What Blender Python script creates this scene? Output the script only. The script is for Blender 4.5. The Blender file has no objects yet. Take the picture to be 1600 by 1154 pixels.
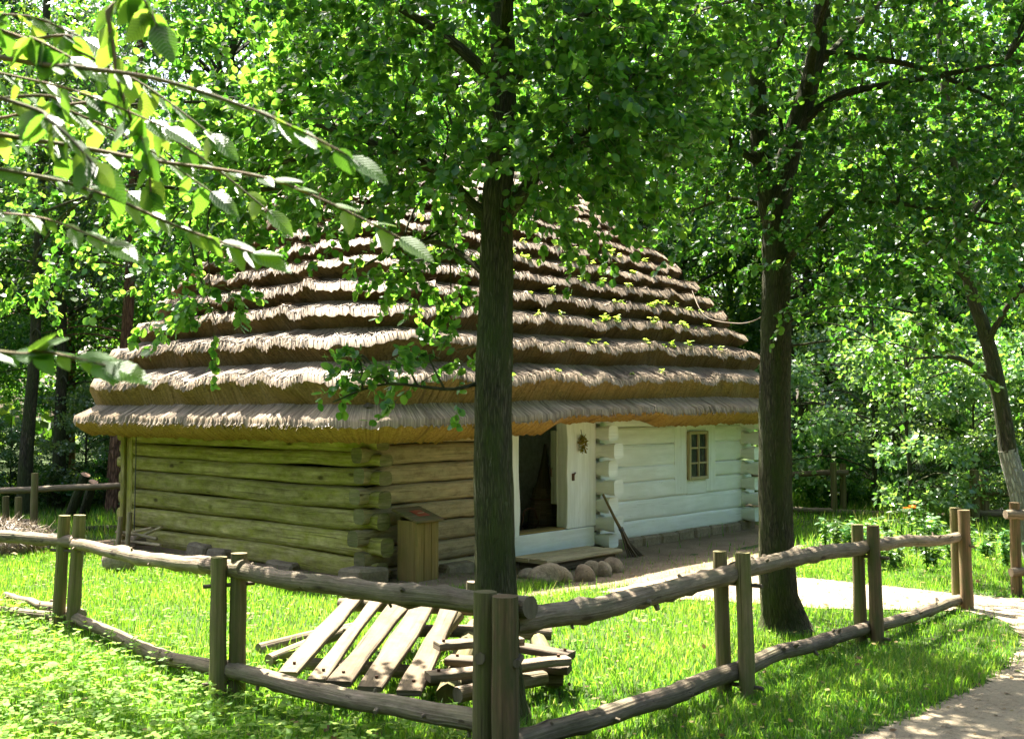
import bpy, math, random
import numpy as np
from mathutils import Vector, Matrix, Quaternion

# ------------------------------------------------------------------ camera, sky, sun, exposure
scn = bpy.context.scene
F_PX, CX, CY, CAM_H = 1690.0, 800.0, 577.0, 1.9
PITCH = math.atan(63.0 / F_PX)
cd = bpy.data.cameras.new("camera"); cam = bpy.data.objects.new("camera", cd)
scn.collection.objects.link(cam); scn.camera = cam
cam.location = (0, 0, CAM_H); cam.rotation_euler = (math.pi / 2 + PITCH, 0, 0)
cd.sensor_width = 36.0; cd.lens = 36.0 * F_PX / 1600.0; cd.clip_start = 0.05; cd.clip_end = 600
cd.dof.use_dof = True; cd.dof.focus_distance = 11.0; cd.dof.aperture_fstop = 8.0

SUN_AZ, SUN_EL = math.radians(-30), math.radians(62)
SUN = Vector((math.sin(SUN_AZ) * math.cos(SUN_EL), math.cos(SUN_AZ) * math.cos(SUN_EL), math.sin(SUN_EL)))
world = bpy.data.worlds.new("World"); scn.world = world; world.use_nodes = True
wn = world.node_tree.nodes; wl = world.node_tree.links
sky = wn.new("ShaderNodeTexSky"); sky.sky_type = 'NISHITA'; sky.sun_disc = False
sky.sun_elevation = SUN_EL; sky.sun_rotation = SUN_AZ % (2 * math.pi)
sky.dust_density = 4.0; sky.air_density = 1.0; sky.ozone_density = 0.3
wl.new(sky.outputs[0], wn["Background"].inputs[0]); wn["Background"].inputs[1].default_value = 0.075
sl = bpy.data.lights.new("sun", 'SUN'); sl.energy = 5.0; sl.angle = math.radians(0.55); sl.color = (1.0, 0.95, 0.85)
so = bpy.data.objects.new("sun", sl); scn.collection.objects.link(so)
so.rotation_euler = (-SUN).to_track_quat('-Z', 'Y').to_euler(); so.location = SUN * 60
scn.view_settings.view_transform = 'Standard'; scn.view_settings.look = 'None'
scn.view_settings.gamma = 1.0; scn.view_settings.use_curve_mapping = False
scn.view_settings.exposure = 2.88
scn.render.engine = 'CYCLES'
scn.cycles.max_bounces = 10; scn.cycles.diffuse_bounces = 5; scn.cycles.transmission_bounces = 8
scn.cycles.caustics_reflective = False; scn.cycles.caustics_refractive = False

# ------------------------------------------------------------------ helpers
col = scn.collection
R = random.Random(7)
CP, SP = math.cos(PITCH), math.sin(PITCH)

def ray(px, py):
    a, b = (px - CX) / F_PX, -(py - CY) / F_PX
    return Vector((a, CP - b * SP, SP + b * CP))
def G(px, py, z=0.0):                      # point of the photo on the level z
    d = ray(px, py); k = (z - CAM_H) / d.z
    return Vector((d.x * k, d.y * k, z))
def AT(px, py, Y):                         # point of the photo at distance Y
    d = ray(px, py); k = Y / d.y
    return Vector((d.x * k, Y, CAM_H + d.z * k))

class MB:
    """collects quads with per-corner uv and builds one mesh object"""
    def __init__(s): s.v = []; s.f = []; s.uv = []; s.m = []
    def add(s, verts, faces, uvs=None, m=0):
        o = len(s.v); s.v += [tuple(p) for p in verts]
        for i, f in enumerate(faces):
            s.f.append([o + j for j in f]); s.m.append(m)
            s.uv.append(uvs[i] if uvs else [(verts[j][0] + verts[j][1], verts[j][2]) for j in f])
    def mesh(s, name):
        me = bpy.data.meshes.new(name); me.from_pydata(s.v, [], s.f)
        l = me.uv_layers.new(name="uv")
        l.data.foreach_set("uv", np.array([c for f in s.uv for c in f], dtype=np.float32).ravel())
        return me
    def build(s, name, mat, parent=None, smooth=True):
        me = s.mesh(name)
        return link(name, me, mat, parent, smooth, s.m)

def link(name, me, mat, parent=None, smooth=True, mi=None):
    for q in (mat if isinstance(mat, (list, tuple)) else [mat]): me.materials.append(q)
    if mi is not None and isinstance(mat, (list, tuple)): me.polygons.foreach_set("material_index", np.array(mi, dtype=np.int32))
    if smooth: me.polygons.foreach_set("use_smooth", np.ones(len(me.polygons), dtype=bool))
    me.update()
    o = bpy.data.objects.new(name, me); col.objects.link(o)
    if parent: o.parent = parent
    return o

def empty(name, loc=(0, 0, 0), rz=0.0):
    o = bpy.data.objects.new(name, None); col.objects.link(o); o.location = loc; o.rotation_euler = (0, 0, rz)
    o.empty_display_size = 0.2
    return o
def tag(o, label, cat, group=None):
    o["label"] = label; o["category"] = cat
    if group: o["group"] = group
    return o
def child_of_world(o, parent):             # built in world coordinates, parent placed before
    o.parent = parent; o.matrix_parent_inverse = parent.matrix_basis.inverted(); return o
def mbasis(e): return Matrix.Translation(e.location) @ e.rotation_euler.to_matrix().to_4x4()

def smooth_noise(n, rng, f=3):
    t = np.linspace(0, 1, n); r = np.zeros(n)
    for k in range(1, f + 1): r += math.sin(1) * 0 + rng.uniform(-1, 1) * np.sin(2 * math.pi * (k * t * rng.uniform(.6, 1.2) + rng.random())) / k
    return r

def tube(mb, pts, rad, sides=10, rough=0.0, rng=R, caps=True, m=0, squash=1.0, knots=0):
    """round timber along a path, uneven, with flat sawn ends"""
    pts = [Vector(p) for p in pts]; n = len(pts)
    if not hasattr(rad, '__len__'): rad = [rad] * n
    t0 = (pts[1] - pts[0]).normalized()
    ref = Vector((0, 0, 1)) if abs(t0.z) < .9 else Vector((1, 0, 0))
    vs = []; L = 0; Ls = []
    kn = [(rng.randrange(1, max(2, n - 1)), rng.randrange(sides)) for _ in range(knots)]
    wob = [[rng.uniform(-1, 1) for _ in range(sides)] for _ in range(4)]
    for i, p in enumerate(pts):
        t = (pts[min(i + 1, n - 1)] - pts[max(i - 1, 0)]).normalized()
        a = ref - t * ref.dot(t); a.normalize(); b = t.cross(a); ref = a
        if i: L += (p - pts[i - 1]).length
        Ls.append(L)
        for j in range(sides):
            an = 2 * math.pi * j / sides
            w = wob[i % 4][j] * .5 + wob[(i // 4) % 4][j] * .5
            r = rad[i] * (1 + rough * w)
            if (i, j) in kn: r *= 1.22
            vs.append(p + a * math.cos(an) * r + b * math.sin(an) * r * squash)
    fs = []; uv = []
    c = 2 * math.pi * max(rad) / sides
    for i in range(n - 1):
        for j in range(sides):
            k = (j + 1) % sides
            fs.append([i * sides + j, i * sides + k, (i + 1) * sides + k, (i + 1) * sides + j])
            uv.append([(Ls[i], j * c), (Ls[i], (j + 1) * c), (Ls[i + 1], (j + 1) * c), (Ls[i + 1], j * c)])
    mb.add(vs, fs, uv, m)
    if caps:
        for i, rev in ((0, True), (n - 1, False)):
            ring = vs[i * sides:(i + 1) * sides]
            ii = list(range(sides)); ii = ii[::-1] if rev else ii
            mb.add(ring, [ii], [[(math.cos(2 * math.pi * j / sides) * .02, math.sin(2 * math.pi * j / sides) * .02 + 9) for j in ii]], m + 1 if m == 0 and getattr(mb, 'endmat', False) else m)

def hewn(mb, p0, p1, h, w, rng=R, segs=14, wav=.012, power=3.2, prof=None, nside=14, up=(0, 0, 1), endm=0):
    """hewn squared timber with rounded arrises; prof(f, distance) -> (height factor, width factor)"""
    p0, p1 = Vector(p0), Vector(p1); ax = (p1 - p0); Ln = ax.length; ax.normalize()
    U = Vector(up); S = ax.cross(U).normalized(); U = S.cross(ax)
    n1 = smooth_noise(segs + 1, rng, 4); n2 = smooth_noise(segs + 1, rng, 4); n3 = smooth_noise(segs + 1, rng, 5)
    vs = []
    for i in range(segs + 1):
        f = i / segs
        hf, wf = prof(f * Ln, Ln) if prof else (1, 1)
        c = p0 + ax * Ln * f + U * n1[i] * wav * .6 + S * n2[i] * wav * .5
        for j in range(nside):
            a = 2 * math.pi * (j + .5) / nside
            ca, sa = math.cos(a), math.sin(a)
            x = math.copysign(abs(ca) ** (2 / power), ca) * w / 2 * wf
            y = math.copysign(abs(sa) ** (2 / power), sa) * h / 2 * hf
            q = 1 + .03 * n3[i] * math.sin(3 * a + i * .3)
            vs.append(c + S * x * q + U * y * q)
    fs = []; uv = []; st = 2 * (h + w) / nside; off = rng.random() * 20
    for i in range(segs):
        for j in range(nside):
            k = (j + 1) % nside
            fs.append([i * nside + j, i * nside + k, (i + 1) * nside + k, (i + 1) * nside + j])
            a0, a1 = i / segs * Ln + off, (i + 1) / segs * Ln + off
            uv.append([(a0, j * st), (a0, (j + 1) * st), (a1, (j + 1) * st), (a1, j * st)])
    mb.add(vs, fs, uv)
    for i, rev in ((0, False), (segs, True)):
        ring = vs[i * nside:(i + 1) * nside]; c = sum(ring, Vector()) / nside
        ii = list(range(nside)); ii = ii if rev else ii[::-1]
        mb.add(ring, [ii], [[(off + (ring[j] - c).dot(S) * .3, (ring[j] - c).dot(U)) for j in ii]], endm)

def box(mb, c, sx, sy, sz, ax=None, bev=0.008, jit=0.0, rng=R, m=0):
    """chamfered box; ax = 3 axes"""
    X, Y, Z = ax if ax else (Vector((1, 0, 0)), Vector((0, 1, 0)), Vector((0, 0, 1)))
    c = Vector(c); vs = []; idx = {}
    b = min(bev, sx * .4, sy * .4, sz * .4)
    for ix in (-1, 1):
        for iy in (-1, 1):
            for iz in (-1, 1):
                j = Vector((rng.uniform(-jit, jit), rng.uniform(-jit, jit), rng.uniform(-jit, jit)))
                for q in range(3):
                    e = [sx / 2 - b, sy / 2 - b, sz / 2 - b]; e[q] += b
                    idx[(ix, iy, iz, q)] = len(vs)
                    vs.append(c + X * ix * e[0] + Y * iy * e[1] + Z * iz * e[2] + j)
    fs = []
    s2 = (-1, 1)
    for s in s2:
        for q in range(3):
            o = [k for k in range(3) if k != q]
            quad = []
            for (a, bb) in ((-1, -1), (1, -1), (1, 1), (-1, 1)):
                k = [0, 0, 0]; k[q] = s; k[o[0]] = a; k[o[1]] = bb; quad.append(idx[(*k, q)])
            fs.append(quad)
    for q in range(3):                      # edges parallel to q
        o = [k for k in range(3) if k != q]
        for a in s2:
            for bb in s2:
                k0 = [0, 0, 0]; k1 = [0, 0, 0]; k0[q] = -1; k1[q] = 1
                for k in (k0, k1): k[o[0]] = a; k[o[1]] = bb
                fs.append([idx[(*k0, o[0])], idx[(*k1, o[0])], idx[(*k1, o[1])], idx[(*k0, o[1])]])
    for ix in s2:
        for iy in s2:
            for iz in s2: fs.append([idx[(ix, iy, iz, q)] for q in range(3)])
    out = []; uvs = []
    L = max((sx, 0), (sy, 1), (sz, 2))[1]; off = rng.random() * 30
    A = (X, Y, Z)[L]; O = [(X, Y, Z)[k] for k in range(3) if k != L]
    for f in fs:
        P = [vs[i] for i in f]; n = (P[1] - P[0]).cross(P[2] - P[0]); g = sum(P, Vector()) / len(P) - c
        if n.dot(g) < 0: f = f[::-1]
        out.append(f); uvs.append([((vs[i] - c).dot(A) + off, (vs[i] - c).dot(O[0]) + (vs[i] - c).dot(O[1]) * .9 + off) for i in f])
    mb.add(vs, out, uvs, m)

def lump(mb, c, r, rng, n=10, k=.18, flat=.75, rz=0.0):
    """a field stone"""
    ph = [(Vector((rng.uniform(-1, 1), rng.uniform(-1, 1), rng.uniform(-1, 1))).normalized(), rng.uniform(-k, k)) for _ in range(9)]
    vs = []; fs = []
    for i in range(n + 1):
        th = math.pi * i / n
        for j in range(n * 2):
            p = 2 * math.pi * j / (n * 2)
            d = Vector((math.sin(th) * math.cos(p), math.sin(th) * math.sin(p), math.cos(th)))
            q = 1 + sum(a * max(0, d.dot(v)) ** 3 for v, a in ph)
            e = Vector((d.x * r[0], d.y * r[1], d.z * r[2])) * q
            ca, sa = math.cos(rz), math.sin(rz)
            vs.append(Vector(c) + Vector((e.x * ca - e.y * sa, e.x * sa + e.y * ca, e.z)))
    m = n * 2
    for i in range(n):
        for j in range(m): fs.append([i * m + j, (i + 1) * m + j, (i + 1) * m + (j + 1) % m, i * m + (j + 1) % m])
    mb.add(vs, fs)

def mesh_np(name, V, F, rnd=None, uv=None):
    """triangle or quad mesh straight from arrays; rnd = one value per vertex"""
    me = bpy.data.meshes.new(name)
    V = np.asarray(V, dtype=np.float32).reshape(-1, 3); F = np.asarray(F, dtype=np.int32); k = F.shape[1]
    me.vertices.add(len(V)); me.vertices.foreach_set("co", V.ravel())
    me.loops.add(F.size); me.loops.foreach_set("vertex_index", F.ravel())
    me.polygons.add(len(F)); me.polygons.foreach_set("loop_start", np.arange(0, F.size, k, dtype=np.int32))
    me.polygons.foreach_set("loop_total", np.full(len(F), k, dtype=np.int32))
    if rnd is not None:
        a = me.attributes.new("rnd", 'FLOAT', 'POINT'); a.data.foreach_set("value", np.asarray(rnd, dtype=np.float32))
    if uv is not None:
        l = me.uv_layers.new(name="uv"); l.data.foreach_set("uv", np.asarray(uv, dtype=np.float32)[F.ravel()].ravel())
    me.update(calc_edges=True); me.validate()
    return me

def unit(a): return a / np.maximum(np.linalg.norm(a, axis=-1, keepdims=True), 1e-6)

# leaf outlines: x = width, y = length, z = fold ; centre vertex first, fan round it
def leaf_outline(w, pts, fold=.07, curl=-.08):
    P = [(0, .48, -fold)] + [(0, 0, 0)] + [(w * x, y, curl * y * y) for x, y in pts] + [(0, 1, curl)] + [(-w * x, y, curl * y * y) for x, y in pts[::-1]]
    n = len(P) - 1
    return np.array(P), np.array([[0, 1 + i, 1 + (i + 1) % n] for i in range(n)])
L_ROUND = leaf_outline(.40, [(.72, .18), (1.0, .48), (.66, .8)])
L_OVATE = leaf_outline(.30, [(.45, .04), (.8, .14), (.84, .2), (1.0, .33), (.93, .4), (.94, .5), (.76, .6), (.74, .68), (.5, .78), (.3, .9)], .07, -.2)
L_KITE = (np.array([(0, 0, 0), (.36, .45, -.05), (0, 1, -.06), (-.36, .45, -.05)]), np.array([[0, 1, 2], [0, 2, 3]]))

def leaf_batch(pos, d, n, size, tmpl, rng):
    T, Fc = tmpl; N = len(pos)
    y = unit(d); z = unit(n - y * np.sum(n * y, -1, keepdims=True)); x = np.cross(y, z)
    s = size[:, None, None]
    V = pos[:, None, :] + s * (T[None, :, 0:1] * x[:, None, :] + T[None, :, 1:2] * y[:, None, :] + T[None, :, 2:3] * z[:, None, :])
    F = (Fc[None] + (np.arange(N) * len(T))[:, None, None]).reshape(-1, 3)
    rnd = np.repeat(rng.random(N), len(T))
    return V.reshape(-1, 3), F, rnd

def sprays(rng, C, A, L, n, size, droop=.35, loose=.9, upn=.8):
    """C centres, A twig directions, L lengths; n leaves per twig -> leaf arrays and twig polylines"""
    M = len(C); A = unit(A)
    f = np.sort(rng.uniform(.12, 1.03, (M, n)), 1)
    P = C[:, None] + A[:, None] * (L[:, None] * f)[..., None]
    P[..., 2] -= droop * L[:, None] * f * f
    P = P + rng.normal(0, .012, P.shape)
    D = A[:, None] * .5 + rng.normal(0, 1, (M, n, 3)) * loose * .6
    D[..., 2] -= .4
    N = rng.normal(0, .55, (M, n, 3)); N[..., 2] += upn
    S = size * rng.uniform(.7, 1.2, (M, n))
    mid = C + A * (L * .5)[:, None]; mid[:, 2] -= droop * L * .25
    end = C + A * L[:, None]; end[:, 2] -= droop * L
    return P.reshape(-1, 3), D.reshape(-1, 3), N.reshape(-1, 3), S.ravel(), (C, mid, end)

def twig_mesh(name, tw, r, mat, parent):
    a, b, c = tw; M = len(a); V = np.zeros((M, 9, 3))
    for i, (p, rr) in enumerate(((a, r), (b, r * .7), (c, r * .35))):
        for j in range(3):
            an = 2.094 * j; V[:, i * 3 + j] = p + np.array([math.cos(an) * rr, math.sin(an) * rr * .5, math.sin(an) * rr])
    Fq = np.array([[i * 3 + j, i * 3 + (j + 1) % 3, (i + 1) * 3 + (j + 1) % 3, (i + 1) * 3 + j] for i in range(2) for j in range(3)])
    F = (Fq[None] + (np.arange(M) * 9)[:, None, None]).reshape(-1, 4)
    o = link(name, mesh_np(name, V.reshape(-1, 3), F), mat, parent); o["kind"] = "stuff"; return o

# ------------------------------------------------------------------ materials
def newmat(name):
    m = bpy.data.materials.new(name); m.use_nodes = True; nt = m.node_tree
    return m, nt, nt.nodes, nt.links, nt.nodes["Principled BSDF"]
def ramp(N, L, src, stops):
    r = N.new("ShaderNodeValToRGB"); e = r.color_ramp.elements
    while len(e) < len(stops): e.new(0.5)
    for k, (p, c) in enumerate(stops):
        e[k].position = p; e[k].color = (*c, 1) if len(c) == 3 else c
    L.new(src, r.inputs[0]); return r.outputs[0]
def mix(N, L, fac, a, b, mode='MIX'):
    x = N.new("ShaderNodeMix"); x.data_type = 'RGBA'; x.blend_type = mode
    for s, v in ((x.inputs[0], fac), (x.inputs[6], a), (x.inputs[7], b)):
        if hasattr(v, 'is_output'): L.new(v, s)
        elif isinstance(v, (int, float)): s.default_value = v
        else: s.default_value = (*v, 1)
    return x.outputs[2]
def noise(N, L, vec, scale, detail=6, rough=.6):
    t = N.new("ShaderNodeTexNoise"); t.inputs["Scale"].default_value = scale; t.inputs["Detail"].default_value = detail; t.inputs["Roughness"].default_value = rough
    L.new(vec, t.inputs["Vector"]); return t.outputs["Fac"]
def mapped(N, L, src, sc):
    mp = N.new("ShaderNodeMapping"); mp.inputs["Scale"].default_value = sc; L.new(src, mp.inputs["Vector"]); return mp.outputs[0]
def uvrand(N, L):
    tc = N.new("ShaderNodeTexCoord"); oi = N.new("ShaderNodeObjectInfo")
    mu = N.new("ShaderNodeMath"); mu.operation = 'MULTIPLY'; mu.inputs[1].default_value = 37.0; L.new(oi.outputs["Random"], mu.inputs[0])
    ad = N.new("ShaderNodeVectorMath"); ad.operation = 'ADD'; L.new(tc.outputs["UV"], ad.inputs[0]); L.new(mu.outputs[0], ad.inputs[1])
    return ad.outputs[0], oi.outputs["Random"], tc
def bump(N, L, h, B, s=.4, dist=.02, normal=None):
    b = N.new("ShaderNodeBump"); b.inputs["Strength"].default_value = s; b.inputs["Distance"].default_value = dist
    L.new(h, b.inputs["Height"])
    if normal: L.new(normal, b.inputs["Normal"])
    L.new(b.outputs[0], B.inputs["Normal"]); return b.outputs[0]

def wood(name, dark, light, stain=None, stain_amt=.5, grain=(1.2, 34), rough=.85, b=.5, crack=.55, stain_scale=2.2, knots=False, rind=None):
    m, nt, N, L, B = newmat(name); v, rnd, tc = uvrand(N, L)
    g = noise(N, L, mapped(N, L, v, (grain[0], grain[1], 1)), 1.0, 9, .68)
    c = ramp(N, L, g, [(.3, dark), (.68, light)])
    big = noise(N, L, mapped(N, L, v, (1, 3, 1)), stain_scale, 5, .6)
    if stain: c = mix(N, L, ramp(N, L, big, [(.5 - stain_amt * .35, (1, 1, 1)), (.75 - stain_amt * .2, (0, 0, 0))]), c, stain)
    cr = noise(N, L, mapped(N, L, v, (.7, 60, 1)), 1.3, 3, .5)
    crm = ramp(N, L, cr, [(.30, (.25, .22, .2)), (.38, (1, 1, 1))])
    c = mix(N, L, crack, c, crm, 'MULTIPLY')
    if knots:
        vo = N.new("ShaderNodeTexVoronoi"); vo.inputs["Scale"].default_value = 1.0; L.new(mapped(N, L, v, (1.7, 5.5, 1)), vo.inputs["Vector"])
        c = mix(N, L, .85, c, ramp(N, L, vo.outputs["Distance"], [(.05, (.16, .12, .08)), (.13, (1, 1, 1))]), 'MULTIPLY')
        mot = noise(N, L, mapped(N, L, v, (5, 14, 1)), 1.0, 8, .75)
        c = mix(N, L, .6, c, ramp(N, L, mot, [(.35, (.4, .36, .3)), (.55, (1, 1, 1)), (.7, (1.25, 1.2, 1.0))]), 'MULTIPLY')
    if rind:
        rn = noise(N, L, mapped(N, L, v, (3, 9, 1)), 1.0, 9, .7)
        c = mix(N, L, ramp(N, L, rn, [(rind, (0, 0, 0)), (rind + .03, (.85, .85, .85))]), c, (.055, .04, .026))
    hv = N.new("ShaderNodeHueSaturation"); L.new(c, hv.inputs["Color"])
    mr = N.new("ShaderNodeMapRange"); mr.inputs["To Min"].default_value = .78; mr.inputs["To Max"].default_value = 1.2; L.new(rnd, mr.inputs[0]); L.new(mr.outputs[0], hv.inputs["Value"])
    L.new(hv.outputs[0], B.inputs["Base Color"]); B.inputs["Roughness"].default_value = rough
    B.inputs["Specular IOR Level"].default_value = .25
    ad = N.new("ShaderNodeMath"); ad.operation = 'MULTIPLY_ADD'; L.new(cr, ad.inputs[0]); ad.inputs[1].default_value = .8; L.new(g, ad.inputs[2])
    bump(N, L, ad.outputs[0], B, b, .012)
    return m

def bark(name, dark, light, moss=None, sc=1.0, amt=.5):
    m, nt, N, L, B = newmat(name); v, rnd, tc = uvrand(N, L)
    n1 = noise(N, L, mapped(N, L, v, (7 * sc, 34 * sc, 1)), 1.0, 8, .7)
    vo = N.new("ShaderNodeTexVoronoi"); vo.feature = 'DISTANCE_TO_EDGE'; vo.inputs["Scale"].default_value = 1.0; vo.inputs["Randomness"].default_value = 1.0
    dst = N.new("ShaderNodeVectorMath"); dst.operation = 'ADD'; L.new(mapped(N, L, v, (9 * sc, 42 * sc, 1)), dst.inputs[0]); L.new(n1, dst.inputs[1]); L.new(dst.outputs[0], vo.inputs["Vector"])
    ed = ramp(N, L, vo.outputs["Distance"], [(.02, (0, 0, 0)), (.2, (1, 1, 1))])
    c = ramp(N, L, n1, [(.3, dark), (.72, light)])
    c = mix(N, L, .55, c, ed, 'MULTIPLY')
    if moss:
        big = noise(N, L, mapped(N, L, v, (1.1, 2.2, 1)), 1.6, 6, .65)
        c = mix(N, L, ramp(N, L, big, [(.55 - amt * .3, (1, 1, 1)), (.8 - amt * .3, (0, 0, 0))]), c, moss)
    li = noise(N, L, mapped(N, L, v, (2.6, 6, 1)), 1.0, 9, .75)
    c = mix(N, L, ramp(N, L, li, [(.60, (0, 0, 0)), (.68, (.55, .55, .55))]), c, [min(.5, q * 2.2) for q in light])
    L.new(c, B.inputs["Base Color"]); B.inputs["Roughness"].default_value = .92; B.inputs["Specular IOR Level"].default_value = .2
    s = N.new("ShaderNodeMath"); s.operation = 'MULTIPLY_ADD'; L.new(ed, s.inputs[0]); s.inputs[1].default_value = .6; L.new(n1, s.inputs[2])
    bump(N, L, s.outputs[0], B, 1.0, .035)
    return m

def leafmat(name, cols, trans, tf=.42, rough=.4, spec=.5, objvar=0.0):
    m, nt, N, L, B = newmat(name)
    at = N.new("ShaderNodeAttribute"); at.attribute_name = "rnd"
    oi = N.new("ShaderNodeObjectInfo")
    k = len(cols) - 1
    c = ramp(N, L, at.outputs["Fac"], [(i / k, q) for i, q in enumerate(cols)])
    t = ramp(N, L, at.outputs["Fac"], [(i / (len(trans) - 1), q) for i, q in enumerate(trans)])
    if objvar:
        h = []
        for src in (c, t):
            hv = N.new("ShaderNodeHueSaturation"); L.new(src, hv.inputs["Color"])
            a = N.new("ShaderNodeMapRange"); a.inputs["To Min"].default_value = 1 - objvar; a.inputs["To Max"].default_value = 1 + objvar; L.new(oi.outputs["Random"], a.inputs[0]); L.new(a.outputs[0], hv.inputs["Value"])
            a = N.new("ShaderNodeMapRange"); a.inputs["To Min"].default_value = .485; a.inputs["To Max"].default_value = .52; L.new(oi.outputs["Random"], a.inputs[0]); L.new(a.outputs[0], hv.inputs["Hue"])
            h.append(hv.outputs[0])
        c, t = h
    L.new(c, B.inputs["Base Color"]); B.inputs["Roughness"].default_value = rough; B.inputs["Specular IOR Level"].default_value = spec
    tr = N.new("ShaderNodeBsdfTranslucent"); L.new(t, tr.inputs["Color"])
    mx = N.new("ShaderNodeMixShader"); mx.inputs[0].default_value = tf
    L.new(B.outputs[0], mx.inputs[1]); L.new(tr.outputs[0], mx.inputs[2])
    L.new(mx.outputs[0], N["Material Output"].inputs["Surface"])
    return m

def stone(name, a, b, sc=9, bs=.9, moss=None):
    m, nt, N, L, B = newmat(name); tc = N.new("ShaderNodeTexCoord"); v = tc.outputs["Object"]
    n1 = noise(N, L, v, sc, 9, .7); n2 = noise(N, L, v, sc * 6, 4, .6)
    c = ramp(N, L, n1, [(.32, a), (.68, b)])
    c = mix(N, L, .35, c, ramp(N, L, n2, [(.35, (.45, .42, .4)), (.6, (1, 1, 1))]), 'MULTIPLY')
    if moss: c = mix(N, L, ramp(N, L, noise(N, L, v, 3, 5), [(.45, (0, 0, 0)), (.65, (1, 1, 1))]), c, moss)
    L.new(c, B.inputs["Base Color"]); B.inputs["Roughness"].default_value = .9
    s = N.new("ShaderNodeMath"); s.operation = 'MULTIPLY_ADD'; L.new(n2, s.inputs[0]); s.inputs[1].default_value = .35; L.new(n1, s.inputs[2])
    bump(N, L, s.outputs[0], B, bs, .03)
    return m

def plain(name, c, rough=.6, metal=0, spec=.4):
    m, nt, N, L, B = newmat(name); tc = N.new("ShaderNodeTexCoord")
    n = noise(N, L, tc.outputs["Object"], 18, 6, .7)
    L.new(mix(N, L, ramp(N, L, n, [(.35, (0, 0, 0)), (.7, (1, 1, 1))]), [x * .65 for x in c], c), B.inputs["Base Color"])
    B.inputs["Roughness"].default_value = rough; B.inputs["Metallic"].default_value = metal; B.inputs["Specular IOR Level"].default_value = spec
    return m

M = {}
M['log_green'] = wood("mossy_log", (.14, .115, .03), (.60, .51, .21), (.27, .265, .03), .58, b=1.0, crack=.85, grain=(1.1, 20), stain_scale=3.6, knots=True)
M['log_grey'] = wood("bare_log", (.20, .14, .07), (.62, .48, .29), (.38, .31, .18), .4, b=.8, crack=.75, grain=(1.0, 24), knots=True, stain_scale=3.4)
M['log_end'] = wood("log_end_wood", (.07, .06, .03), (.34, .28, .15), (.15, .15, .05), .5, grain=(14, 14), stain_scale=8, b=.9)
M['rail'] = wood("peeled_rail", (.075, .05, .032), (.34, .26, .19), (.15, .13, .075), .5, grain=(2.6, 26), crack=.85, b=.9, stain_scale=4, knots=True, rind=.60)
M['post'] = wood("fence_post_wood", (.06, .045, .022), (.25, .195, .095), (.11, .12, .03), .62, crack=.8, b=.8, stain_scale=4)
M['post_red'] = wood("fence_post_brown", (.07, .038, .02), (.27, .165, .09), (.10, .095, .035), .4, crack=.8, b=.8, stain_scale=4)
M['plank'] = wood("weathered_plank", (.085, .056, .03), (.265, .20, .125), (.16, .125, .075), .45, b=1.0, crack=.9, stain_scale=4, knots=True, grain=(1.0, 28))
M['dark_wood'] = wood("dark_old_wood", (.055, .04, .028), (.17, .13, .085), None, crack=.6)
M['box'] = wood("box_wood", (.14, .08, .025), (.36, .23, .08), (.19, .14, .045), .4)
M['door'] = wood("painted_door_wood", (.33, .36, .26), (.46, .5, .38), None, crack=.4)
M['cut'] = wood("fresh_cut_wood", (.38, .2, .11), (.58, .36, .22), None, grain=(40, 40), crack=.3)
M['bark'] = bark("grey_bark", (.05, .04, .026), (.23, .19, .125), (.085, .10, .028), 1.0, .5)
M['bark2'] = bark("dark_bark", (.042, .034, .022), (.18, .145, .09), (.07, .085, .022), 1.1, .6)
M['bark_pine'] = bark("pine_bark", (.10, .045, .022), (.30, .16, .09), None, .5)
M['bark_bg'] = bark("forest_bark", (.03, .025, .018), (.12, .095, .065), (.05, .06, .02), .6, .4)
M['limewash'] = bark("limewashed_bark", (.42, .41, .37), (.72, .71, .67), (.30, .28, .22), .7, .25)

def whitewash(name):
    m, nt, N, L, B = newmat(name); v, rnd, tc = uvrand(N, L)
    g = noise(N, L, mapped(N, L, v, (1.0, 16, 1)), 1.2, 8, .65); big = noise(N, L, mapped(N, L, v, (1, 1.6, 1)), 1.7, 6, .65)
    c = ramp(N, L, g, [(.28, (.60, .62, .58)), (.6, (.80, .82, .79))])
    c = mix(N, L, ramp(N, L, big, [(.42, (.5, .5, .5)), (.62, (0, 0, 0))]), c, (.64, .66, .58))
    cr = noise(N, L, mapped(N, L, v, (.8, 40, 1)), 1.6, 5, .6)
    fl = noise(N, L, mapped(N, L, v, (3.5, 8, 1)), 1.0, 10, .75)
    c = mix(N, L, ramp(N, L, fl, [(.64, (0, 0, 0)), (.67, (.7, .7, .7))]), c, (.40, .36, .27))
    c = mix(N, L, .6, c, ramp(N, L, cr, [(.27, (.45, .42, .36)), (.33, (1, 1, 1))]), 'MULTIPLY')
    L.new(c, B.inputs["Base Color"]); B.inputs["Roughness"].default_value = .9; B.inputs["Specular IOR Level"].default_value = .2
    bump(N, L, g, B, .35, .012); return m
M['white'] = whitewash("limewashed_wood")

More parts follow.
